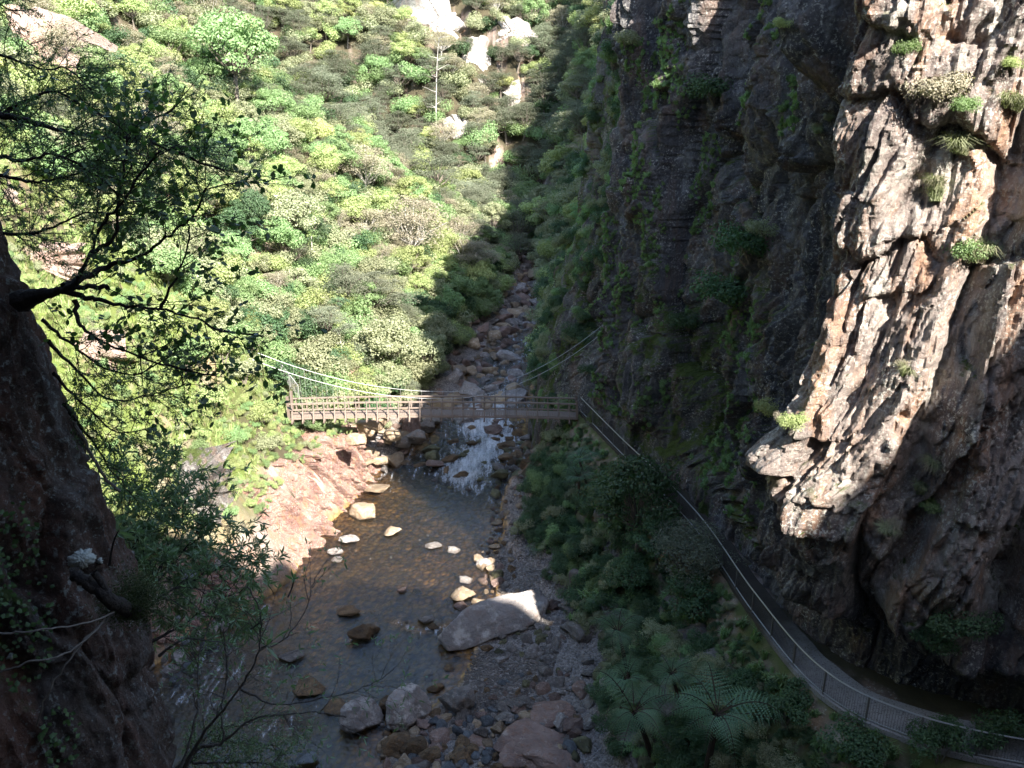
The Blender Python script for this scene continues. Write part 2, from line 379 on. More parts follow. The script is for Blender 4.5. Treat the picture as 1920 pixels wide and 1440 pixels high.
def ground_z(x, y, full=False):
    x = np.asarray(x, float); y = np.asarray(y, float)
    w, a, b = zw(y), xl(y), xr(y)
    n1 = fbm(x*.12, y*.12, oct=4, seed=3); n2 = fbm(x*.5, y*.5, oct=5, seed=5); n3 = fbm(x*1.7, y*1.7, oct=3, seed=9)
    # channel
    tin = np.minimum(x-a, b-x)
    depth = np.clip(.06+.16*tin, 0, .75)*np.where(y > 67, .45, 1)
    zc = w-depth + .16*n2 + .07*n3
    # right bank
    d = x-b; sd = wsd(x, y)
    beach = w+.05+.11*np.clip(d, 0, 5) + .12*n2 + .05*n3
    drop = np.where(sd < 0, 0, np.where(sd < 1.6, 1.5*sd, 2.4+.72*(sd-1.6)))
    zs = DECK-.12-drop + np.clip(sd, 0, 1.5)/1.5*(.9*n2+.35*n3+1.0*n1)
    zs = np.where(sd < 0, DECK-.12, zs)
    zr_near = np.maximum(beach, zs)
    zr_far = w + 2.4*np.clip(d, 0, 16.5) + .3*np.clip(d-16.5, 0, 99) + 2.*n1*sstep(2, 8, d)
    k = sstep(63.5, 68, y)
    zr = zr_near*(1-k)+zr_far*k
    # left bank
    e = a-x
    zn = 1.45*np.clip(e, 0, 6)+1.05*np.clip(e-6, 0, 30)+.7*np.clip(e-36, 0, 200)
    zf = w+.35*np.clip(e, 0, 3)+.84*np.clip(e-3, 0, 200)
    kk = sstep(63, 74, y)
    zl = zn*(1-kk)+zf*kk + (2.6*n1+.8*n2)*sstep(1, 9, e)+.2*n3*sstep(0, 2, e)
    sp = sstep(122, 146, y+ .25*(-x-20)*sstep(0, 30, -x-20)*0)
    zl = zl*(1-sp)+(w+.30*np.clip(e, 0, 300))*sp
    # narrow rib keeping the near ridge above the side gully
    z = np.where(x < a, zl, np.where(x > b, zr, zc))
    far = 9+.62*(y-163)+.10*np.abs(x)+4*n1+8*(.5-np.abs(vnoise(x/24+y*.012, y/90, seed=55)))*sstep(150, 185, y)+5*fbm(x*.03, y*.03, oct=2, seed=31)*sstep(165, 200, y)
    far = np.minimum(far, 85+0*y)
    z = np.where(y > 135, np.maximum(z, far), z)
    if full: return z, tin, d, sd, e, n1, n2, n3
    return z

xs = np.concatenate([np.arange(-190, -45, 2.5), np.arange(-45, -30, .7), np.arange(-30, 17, .24), np.arange(17, 40, .8), np.arange(40, 101, 3)])
ys = np.concatenate([np.arange(-10, 22, 1.), np.arange(22, 82, .26), np.arange(82, 150, .7), np.arange(150, 330, 2.2)])
X, Y = np.meshgrid(xs, ys, indexing='ij')
Zg, tin, dR, sdW, eL, n1g, n2g, n3g = ground_z(X, Y, True)
# wall base lies over here; keep the sheet under it
mb = MB(); mb.add(np.stack([X, Y, Zg], -1), grid_faces(len(xs), len(ys))[:, ::-1])
gme = mb.mesh('ground', M['ground'], True)
def fattr(me, name, arr):
    at_ = me.attributes.new(name, 'FLOAT', 'POINT'); at_.data.foreach_set('value', np.clip(arr, 0, 1).astype(np.float32).ravel())
bed = (sstep(-.5, .1, tin)*(Y < 66)+ .6*sstep(-.3, .1, tin)*(Y >= 66))*(Y < 132)
grav = sstep(-.5, .2, dR)*sstep(14, 12, dR)*sstep(2.5, 3.5, Zg*0+3.2)*(Y < 64)*(Zg < 2.3)
grav = np.maximum(grav, sstep(4, 2, eL)*(eL > 0)*(Y > 66)*(Y < 132))
grav = grav*(Y < 132)
slope = np.hypot(*np.gradient(Zg, xs, ys))
rock = sstep(.5, .8, np.where(X < xl(Y), .5*sstep(6, 1, eL)*(Y < 66)+.55+.9*n2g-.35*(slope < 1.2), .3+.9*n2g+.4*(slope > 1.1)))
grass = sstep(-.15, .25, n1g+.35*n2g+.25)*(eL > 2.5)*(Y < 72)+.5*(sdW > 0)*(sdW < 4)*(dR > 4)
grass = grass*(1-rock*.6)
deep = sstep(.3, 3.2, np.minimum(xr(Y)-X, (X-xl(Y))*1.6))*(1-1.*np.exp(-(((X+2.3)/4.8)**2+((Y-50.5)/6.)**2)**1.5))*(1-.8*np.exp(-(((X+11)/2.5)**2+((Y-62)/5.)**2)))*(1-.5*np.exp(-((Y-55)/7.)**4))  # deep water darkens the bed; the sunlit part of the pool is painted lighter
for nm, ar in (('deep', deep), ('bed', bed), ('gravel', grav), ('rock', rock), ('grass', grass)): fattr(gme, nm, ar)
tag(link('ground', gme), kind='structure')

# river
wx = np.arange(-37, 6.2, .2); wy = np.concatenate([np.arange(10, 30, .6), np.arange(30, 90, .2), np.arange(90, 150, .6)])
WX, WY = np.meshgrid(wx, wy, indexing='ij')
rap = sstep(60, 66, WY)*sstep(82, 77, WY)+.35*sstep(76, 82, WY)
core = np.exp(-((WX-(-2.6+.12*(WY-70)+1.1*np.sin(WY*.55)))/2.0)**2)+.6*np.exp(-((WX-(-6+.3*(WY-66)))/1.2)**2)*sstep(70, 74, WY)
foam = rap*(.22+.75*core)*1.0+.3*np.exp(-((WY-60.5)/1.5)**2)*np.exp(-((WX+.5)/3)**2)
foam = foam + .42*np.exp(-((WY-44.3+.08*WX+.7*np.sin(WX*.9))/.45)**2)*sstep(.0, .5, vnoise(WX*.5, WY*.3, seed=5)+.25)
foam = foam + .35*np.exp(-(((WX+17)/4)**2+((WY-40)/4)**2)) + .3*np.exp(-(((WX+12)/2)**2+((WY-36)/1)**2))
Zw = zw(WY)+.015*fbm(WX*.8, WY*.8, oct=2, seed=2)+rap*(.32*fbm(WX*.9, WY*.7, oct=5, seed=4))+.06*fbm(WX*1.2, WY*1.2, oct=3, seed=8)*np.clip(foam, 0, 1)
wm = MB().add(np.stack([WX, WY, Zw], -1), grid_faces(len(wx), len(wy))[:, ::-1]).mesh('river_water', M['water'], True)
fattr(wm, 'foam', foam)
tag(link('river_water', wm), kind='structure')

# ------------------------------------------------------------------ rock walls
def resample(P, s_at):
    """smooth curve through control rows P, evaluated at parameters 0..len-1"""
    P = np.asarray(P, float); n = len(P); i = np.clip(np.floor(s_at).astype(int), 0, n-2); t = (s_at-i)[:, None]
    p0, p1, p2, p3 = P[np.maximum(i-1, 0)], P[i], P[i+1], P[np.minimum(i+2, n-1)]
    return .5*((2*p1)+(-p0+p2)*t+(2*p0-5*p1+4*p2-p3)*t*t+(-p0+3*p1-3*p2+p3)*t**3)
def blocks(S, Z, seed, k=1., shear=.15):
    """blocky, steeply bedded rock relief (metres, outward)"""
    D = np.zeros_like(S)
    wS = S+shear*Z+.7*fbm(S*.25, Z*.18, oct=3, seed=seed+1)
    wZ = Z+1.5*fbm(S*.3+9, Z*.2, oct=3, seed=seed+2)
    for i, (cu, cv, amp, til) in enumerate([(5.2, 14., .85, .9), (2.3, 6.5, .48, .8), (1.05, 2.6, .26, .8), (.45, .95, .13, .9), (.2, .36, .06, .9)]):
        f1, f2, h1, h2, h3, du, dv = voro(wS/cu+3.3*i, wZ/cv+1.7*i, seed+20*i)
        d = amp*(h1-.5)*1.5+til*amp*((h2-.5)*du*2.2+(h3-.5)*dv*2.6)
        d -= amp*.45*np.exp(-(f2-f1)/.035)
        D += d
        wS = wS+.05*cu*vnoise(S/cu*1.7, Z/cv*1.7, seed=seed+50+i); wZ = wZ+.05*cv*vnoise(S/cu*1.9+5, Z/cv*1.9, seed=seed+60+i)
    D += .2*fbm(S*.9, Z*.5, oct=5, seed=seed+90, gain=.6)
    rd = 1-np.abs(fbm(wS*1.5, wZ*.22, oct=4, seed=seed+95, gain=.6))*2
    D += .34*(rd-.6)
    rd = 1-np.abs(fbm(wS*4.5, wZ*.6, oct=3, seed=seed+97, gain=.6))*2
    D += .07*(rd-.6)
    return D*k
def build_wall(name, Bc, Uc, par, zs, prof, seed, mat, k=1., top=None, shear=.15, cap=25., extra=None, moss=None, facing=-1, fs=1., kf=None):
    par = np.asarray(par, float); zs = np.asarray(zs, float)
    B = resample(Bc, par); U = resample(Uc, par)
    mid = (B+U)/2; seg = np.hypot(*np.diff(mid, axis=0).T); s = np.concatenate([[0], np.cumsum(seg)])
    T = np.gradient(U*.6+B*.4, axis=0)
    ker = np.hanning(41); ker /= ker.sum()
    T = np.stack([np.convolve(np.pad(T[:, j], 20, 'edge'), ker, 'valid') for j in (0, 1)], 1)
    T /= np.linalg.norm(T, axis=1)[:, None]
    N = np.stack([T[:, 1], -T[:, 0]], 1)*facing
    S, Z = np.meshgrid(s, zs, indexing='ij'); PR = np.broadcast_to(par[:, None], S.shape)
    w = prof(PR, Z)
    if np.ndim(w) == 2: w = w[..., None]
    D = blocks(S*fs, Z*fs, seed, k/fs, shear(PR) if callable(shear) else shear)
    if kf is not None: D = D*kf(PR, Z)
    if extra is not None: D = D+extra(PR, S, Z)
    bl = .18 if fs > 3 else .12
    for _ in range(1):
        D[1:-1] = bl*D[:-2]+(1-2*bl)*D[1:-1]+bl*D[2:]; D[:, 1:-1] = bl*D[:, :-2]+(1-2*bl)*D[:, 1:-1]+bl*D[:, 2:]
    P = B[:, None]*(1-w)+U[:, None]*w
    XY = P+N[:, None]*D[..., None]
    V = np.dstack([XY, Z])
    if top is not None:
        tp = top(PR)+1.2*fbm(S*.35, S*0, oct=3, seed=seed+5)
        over = np.clip(Z-tp, 0, None)
        V[..., :2] -= N[:, None]*(over*cap/8.)[..., None]
        V[..., 2] = np.where(over > 0, tp+over*.12, Z)
    f = grid_faces(len(par), len(zs))
    if facing < 0: f = f[:, ::-1]
    me = MB().add(V, f).mesh(name, mat, False)
    mo = np.zeros(S.shape) if moss is None else moss(PR, S, Z)
    fattr(me, 'moss', mo)
    if name == 'cliff': fattr(me, 'sunlit_pale', sstep(4.9, 4.2, PR+.25*vnoise(S*.3, Z*.1, seed=12))*sstep(9, 15, Z+2*vnoise(S*.4, Z*.3, seed=13)))  # paler rock, with the sunlit slab's brightness put into the colour
    tag(link(name, me), kind='structure')
    return V
def ease(t): return t*t*(3-2*t)

# the big right-hand cliff: B = foot behind the walkway, U = face above the overhang
Bc = [(62, 12), (34, 25), (24.5, 27.8), (17.9, 30), (14.9, 32.7), (13.2, 37.2), (12.1, 42.7), (10.9, 48), (8.7, 55), (6.5, 60.6), (4.4, 63.6), (1.9, 68), (2.0, 75), (3.0, 84), (5, 96)]
Uc = [(60, 11), (32, 21), (21.5, 25.5), (15.5, 27.4), (11.5, 29.8), (11.9, 34.6), (12.4, 40.5), (11.4, 47), (9.2, 54), (6.9, 59.5), (8.6, 62.5), (7.6, 68), (8.2, 76), (10, 85), (13, 97)]
# dense where it is seen
par = np.concatenate([np.linspace(0, 1, 16)[:-1], np.linspace(1, 2, 70)[:-1], np.linspace(2, 6, 300)[:-1], np.linspace(6, 11, 330)[:-1], np.linspace(11, 14, 110)])
zs = np.concatenate([np.arange(-2, 5, .5), np.arange(5, 36, .085), np.arange(36, 58, .5)])
CEIL = np.array([(0, 12.), (2, 11.2), (3, 11.5), (4, 13), (5, 12), (6, 11), (7, 10), (8, 9.5), (9, 9), (10, 14), (14, 14)])
def prof(p, z):
    c = np.interp(p, CEIL[:, 0], CEIL[:, 1]) + 1.3*vnoise(p*2.3, p*0, seed=4)
    near = ease(np.clip((z-8.3)/(c-8.3), 0, 1))
    lean = ease(np.clip(z/30., 0, 1))*1.0
    k = sstep(9.4, 10.6, p)
    return near*(1-k)+lean*k
# buttresses and hollows seen in the photo, as strokes in (image px) turned to (param, z) later
strokes = []
def extra(p, S, Z):
    D = -.25*np.clip(Z-30, 0, 9)*.15
    # tall ribs / hollows : (param at z0, z0, param at z1, z1, width m, amount)
    for (p0, z0, p1, z1, wd, amt) in [
        (4.05, 13, 3.75, 37, 1.3, .5), (4.5, 20, 4.35, 38, .5, -.9), (2.9, 13, 2.45, 36, 1.5, 1.0), (3.3, 10, 2.85, 34, .6, -.6),
        (2.0, 10, 1.75, 36, 1.5, .9), (2.5, 12, 2.2, 34, .7, -1.3), (5.3, 13, 5.1, 38, 1.0, -1.4), (6.3, 12, 6.1, 38, 1.3, .9),
        (7.2, 10, 7.0, 38, 1.2, -1.5), (8.0, 9, 7.9, 38, 1.4, .8), (8.55, 9, 8.5, 38, .8, -1.5), (9.1, 8, 9.0, 38, 1.2, .8)]:
        t = np.clip((Z-z0)/(z1-z0), 0, 1)
        pc = p0+(p1-p0)*t
        ds = (p-pc)*5.2 + .5*vnoise(Z*.4, p*0, seed=int(abs(p0)*10))
        fade = sstep(z0-1.5, z0+1.5, Z)*sstep(z1+3, z1-1, Z)
        D = D+amt*np.exp(-(ds/wd)**4)*fade
    for (p0, z0, amt, rp, rz) in [(4.85, 33.6, 2.8, .3, 2.2), (4.3, 17.0, 1.3, .3, 1.7), (4.7, 26, -.8, .25, 5), (3.9, 12.5, -1.2, .5, 1.6)]:
        D = D+amt*np.exp(-(((p-p0)/rp)**2+((Z-z0)/rz)**2)**1.5)
    return D*sstep(7.5, 10, Z)
def cmoss(p, S, Z):
    return sstep(5.6, 6.6, p)*sstep(9.4, 8.2, p)*sstep(30, 15, Z)*.5+sstep(9.6, 10.4, p)*.55
def ctop(p): return np.interp(p, [0, 2, 3, 4, 5, 7, 9, 10, 12, 14], [37, 38, 39, 40, 40, 39.5, 39.5, 38, 38, 40])
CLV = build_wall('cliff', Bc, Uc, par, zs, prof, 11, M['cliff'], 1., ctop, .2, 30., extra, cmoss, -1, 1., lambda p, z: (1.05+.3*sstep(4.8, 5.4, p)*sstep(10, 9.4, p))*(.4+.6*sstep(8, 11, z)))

# left bank outcrop that drops into the pool
lb = [(-27, 30), (-24.2, 36), (-20.6, 41), (-17, 47), (-14.9, 52), (-14.3, 57), (-12.8, 62), (-12.0, 65.5), (-12.8, 68.5), (-17, 70)]
lu = [(-32, 31), (-30, 37.5), (-26, 43), (-22, 48.6), (-19.8, 53), (-18.4, 58), (-16.2, 62), (-14.6, 65.2), (-15, 67.5), (-19, 68.6)]
LV = build_wall('rocky_bank', lb, lu, np.concatenate([np.linspace(0, 2, 70)[:-1], np.linspace(2, 8, 330)[:-1], np.linspace(8, 9, 30)]), np.arange(-1, 9.5, .085),
    lambda p, z: np.clip(z/7.5, -.1, 1.15)*np.ones_like(p), 41, M['left_rock'], 1.9, lambda p: np.interp(p, [0, 2, 3, 4.5, 5.4, 6.5, 7.5, 9], [7.5, 7.4, 6.8, 5.2, 4.6, 4.6, 4.4, 3]), .3, 14., lambda p, S, Z: (.55*(1-2.2*np.abs(fbm(S*.75+.35*vnoise(S*.6, Z*.5, seed=8), Z*.12, oct=3, seed=77)))+.16*(1-2*np.abs(vnoise(S*2.6+.5*vnoise(S, Z, seed=9), Z*.3, seed=78))))*sstep(6.5, 3, Z), None, 1, 1.7)

# wall the viewpoint is cut into, behind and beside the camera; unseen, its skyline shaped for the shade it casts
kb = [(-70, -8), (-40, -5), (-20, -4), (-5, -3.4), (10, -3.2), (25, -3.4), (45, -4), (65, -3), (90, -1)]
CWV = build_wall('unseen_gorge_side', kb, kb, np.linspace(0, 8, 260), np.arange(-2, 74, .6), lambda p, z: np.zeros_like(p*z), 71, M['cliff'], .8,
    lambda p: np.interp(np.interp(p, range(9), [q[0] for q in kb]), [-66, -7, 2.5, 13.5, 23.5, 29.5, 33, 36, 43.5, 63], [60, 57, 55, 51.3, 48.8, 46.5, 50.5, 57, 62, 62]), .1, 20., None, None, -1)
# near rock beside the opening
nb = [(-2.2, -3.2), (-2.1, -1.2), (-2.25, .6), (-2.45, 2.2), (-2.3, 3.4), (-1.98, 4.2), (-2.4, 4.9), (-3.6, 5.6), (-6, 6.4), (-10, 7)]
nu = [(-3.0, -3.2), (-2.9, -1.2), (-3.0, .6), (-3.1, 2.2), (-3.0, 3.4), (-2.75, 4.1), (-3.2, 4.8), (-4.4, 5.4), (-7, 6.2), (-11, 7)]
nb = [(a-.2*(b > 0), b) for a, b in nb]; nu = [(a-.3*(b > 0), b) for a, b in nu]
NV = build_wall('near_rock', nb, nu, np.concatenate([np.linspace(0, 2, 40)[:-1], np.linspace(2, 7, 330)[:-1], np.linspace(7, 9, 30)]), np.concatenate([np.arange(0, 26, .8), np.arange(26, 33.2, .02)]),
    lambda p, z: np.clip((z-28.5)/4.4, -.1, 1.2)*np.ones_like(p), 93, M['near_rock'], .75, lambda p: np.full_like(p, 31.9), .1, 2.5, None, None, 1, 4.)

def pick(V, px, py, rad=6):
    P = V.reshape(-1, 3); u, v, d = proj(P)
    m = (np.hypot(u-px, v-py) < rad) & (d > .3)
    if not m.any():
        return pick(V, px, py, rad*2) if rad < 60 else None
    idx = np.where(m)[0]; return P[idx[np.argmin(d[idx])]]
GV = np.stack([X, Y, Zg], -1)
# ------------------------------------------------------------------ footbridge
def footbridge():
    yA, yB = 61.3, 62.5            # near and far side
    x0, x1 = -17.2, 5.0
    t = thing('footbridge', 'narrow timber suspension footbridge spanning the river above the rapids', 'footbridge', (-6, 62, DECK))
    o = np.array([-6, 62, DECK])
    def camber(x): return DECK+.12-.0016*(x+6)**2*1.0
    def add(name, mb, mat, par=t): return link(name, mb.mesh(name, mat), par)
    deck = MB(); n = 120; xsb = np.linspace(x0, x1, n+1)
    for i in range(n):
        xm = (xsb[i]+xsb[i+1])/2
        deck.box(np.array([xm, (yA+yB)/2, camber(xm)])-o, ((xsb[1]-xsb[0])*.9, yB-yA-.1, .05))
    add('deck', deck, M['timber'])
    step = .82; nP = int((x1-x0)/step)+1
    rails = []
    for y in (yA, yB):
        for nm, h, wd, hh in (('top_rail', 1.12, .11, .09), ('middle_rail', .62, .06, .09), ('stringer', -.1, .1, .13)):
            m = MB()
            pts = [np.array([x, y, camber(x)+h])-o for x in np.linspace(x0, x1, 13)]
            for a, b in zip(pts[:-1], pts[1:]): m.beam(a, b+(b-a)*.003, wd, hh)
            add(nm, m, M['timber'])
    kerbs = MB()
    for i in range(nP):
        x = x0+.3+i*step
        if x > x1-.1: break
        z = camber(x)
        cb = MB().box(np.array([x, (yA+yB)/2, z-.31])-o, (.11, yB-yA+.9, .11))
        add('cross_beam', cb, M['timber_d'])
        for y, sg in ((yA, -1), (yB, 1)):
            p = MB()
            p.beam(np.array([x, y+sg*.07, z-.3])-o, np.array([x, y+sg*.07, z+1.14])-o, .08, .08)
            p.beam(np.array([x, y+sg*.42, z-.26])-o, np.array([x, y+sg*.12, z+.55])-o, .06, .06)
            add('post', p, M['timber'])
    # main cables and hangers
    def cable_z(x): return 8.55+.0155*(x+5.2)**2 if x < -5.2 else 8.55+.037*(x+5.2)**2
    for y, sg in ((yA, -1), (yB, 1)):
        pts = [np.array([x, y+sg*.18, cable_z(x)])-o for x in np.linspace(-19.5, 9.2, 40)]
        cb = add('main_cable', MB().tube(pts, .016, 5), M['steel'])
        for i in range(nP):
            x = x0+.3+i*step
            if x > x1-.1: break
            zc, zd = cable_z(x), camber(x)-.3
            if zc-zd > .2:
                add('hanger', MB().tube([np.array([x, y+sg*.18, zc])-o, np.array([x, y+sg*.12, zd])-o], .009, 4).box(np.array([x, y+sg*.18, zc])-o, (.07, .07, .08)), M['steel'] if x < -4 else M['railgrey'], t)  # darker steel on the right half paints in the cliff's shade
    for y in (yA, yB):
        add('end_post', MB().box(np.array([x0, y, DECK+.7])-o, (.2, .2, 1.9)), M['timber_d'])
        add('end_post', MB().box(np.array([x1, y, DECK+.55])-o, (.14, .14, 1.5)), M['timber_d'])
footbridge()
# short steel railing climbing the bank off the left end
g = thing('approach_railing', 'short grey steel railing among the bushes off the left end of the footbridge', 'railing', (-17.0, 62.4, 8.6))
a0, a1 = np.array([.5, -.3, -.4]), np.array([-1.1, 1.2, .9])
link('handrail', MB().tube([a0+[0, 0, 1.05], (a0+a1)/2+[.05, 0, 1.0], a1+[0, 0, 1.05]], .035).mesh('handrail', M['steel']), g)
pm = MB()
for i in range(13):
    q = a0+(a1-a0)*i/12; pm.tube([q, q+[0, 0, 1.03]], .014 if i % 6 else .03, 4)
link('balusters', pm.mesh('balusters', M['steel']), g)

# ------------------------------------------------------------------ walkway
def offset_line(P, d):
    T = np.gradient(P, axis=0); T /= np.linalg.norm(T, axis=1)[:, None]
    N = np.stack([T[:, 1], -T[:, 0]], 1)     # away from the river
    return P+N*d
wp = resample(WALK, np.linspace(0, len(WALK)-1, 220))
seg = np.hypot(*np.diff(wp, axis=0).T); cum = np.concatenate([[0], np.cumsum(seg)])
inn = offset_line(wp, 1.75)
NW = (inn-wp)/1.75
pm = MB()
rows = []
for k, (dd, zz) in enumerate([(.0, -.22), (.0, .02), (.3, .03), (.8, .02), (1.3, .03), (2.9, .02)]):
    e = .06*vnoise(cum*.9, cum*0+k, seed=3) if k in (5,) else 0
    ddw = dd*np.interp(cum/cum[-1], [0, .4, .6, 1], [.85, .75, .55, .5])[:, None]
    rows.append(np.column_stack([wp+NW*(ddw+(e if np.isscalar(e) else e[:, None])), np.full(len(wp), DECK+zz)+.012*vnoise(cum, cum*0+k*3, seed=6)]))
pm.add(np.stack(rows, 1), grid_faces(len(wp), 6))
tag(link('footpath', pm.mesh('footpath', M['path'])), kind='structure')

def path_railing():
    t = thing('path_railing', 'long dark steel railing with thin bars along the river edge of the cliff walkway', 'railing', (12, 40, DECK))
    o = np.array([12, 40, DECK]); L = cum[-1]; sp = 2.05; n = int(L/sp)
    lip = .12
    def P(s, h):
        x = np.interp(s, cum, wp[:, 0]+NW[:, 0]*lip); y = np.interp(s, cum, wp[:, 1]+NW[:, 1]*lip)
        return np.array([x, y, DECK+h])-o
    ss = np.linspace(0, L, 160)
    link('handrail', MB().tube([P(s, 1.2) for s in ss], .034, 6).mesh('handrail', M['steel']), t)
    link('bottom_rail', MB().tube([P(s, .12) for s in ss], .03, 5).mesh('bottom_rail', M['steel']), t)
    for i in range(n+1):
        s = min(i*sp, L-.01)
        link('post', MB().beam(P(s, -.25), P(s, 1.2), .07, .07).mesh('post', M['railgrey']), t)
        if i < n:
            m = MB()
            for j in range(1, 19):
                q = s+sp*j/19; m.beam(P(q, .12), P(q, 1.17), .013, .013)
            link('bar_panel', m.mesh('bar_panel', M['railgrey']), t)
path_railing()

# ------------------------------------------------------------------ rocks
import bmesh
def ico(sub):
    bm = bmesh.new(); bmesh.ops.create_icosphere(bm, subdivisions=sub, radius=1)
    v = np.array([x.co[:] for x in bm.verts]); f = np.array([[q.index for q in p.verts] for p in bm.faces]); bm.free(); return v, f
ICO = {s: ico(s) for s in (3, 4, 5)}
def rock_mesh(name, seed, mat, sub=4, flat=1., faces=11, rough=.05, soft=14, shape=None):
    r = np.random.default_rng(seed); v, f = ICO[sub]
    N = r.normal(size=(faces, 3)); N /= np.linalg.norm(N, axis=1)[:, None]
    D = r.uniform(.5, 1., faces)
    q = np.clip(v@N.T, .04, None)/D
    rad = (q**soft).sum(1)**(-1/soft)
    rad = np.minimum(rad, 1.3)
    V = v*rad[:, None]
    V *= 1+rough*(fbm(v[:, 0]*2+seed, v[:, 1]*2, v[:, 2]*2, oct=6, seed=seed, gain=.62)[:, None]*3)
    if shape is not None: V *= np.array(shape)
    V[:, 2] *= flat
    V = (V-(V.max(0)+V.min(0))/2)/((V.max(0)-V.min(0))/2)
    if shape is not None: V *= np.array(shape)
    return MB().add(V, f).mesh(name, mat, True)
PROTO = {}
for k, sub, nv in (('b_grey', 4, 4), ('b_pale', 5, 4), ('b_pink', 4, 5), ('b_brown', 4, 4), ('b_tan', 4, 3), ('b_moss', 4, 3), ('b_blue', 3, 3)):
    PROTO[k] = [rock_mesh('boulder', 100+hash_i*7+len(k)*13+ord(k[3]), M[k], sub, 1., 10+hash_i, .065 if k != 'b_blue' else .02, 9 if k == 'b_blue' else 45) for hash_i in range(nv)]
def boulder(px, py, w, h, kind, label, group=None, z=None, sink=.25, rz=None, idx=None, cat='boulder', name='boulder', deep=None):
    """a rock whose outline centre sits at the photo position given, size from its width and height there"""
    z0 = zw(50) if z is None else z
    P = at(px, py+h*.25, z=z0)
    for _ in range(3):
        if z is None: z0 = max(float(zw(P[1])), float(ground_z(P[0], P[1])))
        P = at(px, py+h*.25, z=z0)
    d = proj(P)[2]; W = w*d/F; Hh = h*d/F
    dep = math.atan2(CZ-z0, P[1])
    # seen height = height*cos + depth*sin
    dp = W*.8 if deep is None else deep
    H = max((Hh-.75*dp*math.sin(dep))/math.cos(dep), .62*min(W, Hh))
    me = random.choice(PROTO[kind]) if idx is None else PROTO[kind][idx]
    o = link(name, me, None, (P[0], P[1]+.1*dp, z0+H*.5-sink*H), (random.uniform(-.1, .1), random.uniform(-.1, .1), random.uniform(-.3, .3) if rz is None else rz), (W*.53, dp*.55, H*.66))
    return tag(o, label, cat, group)
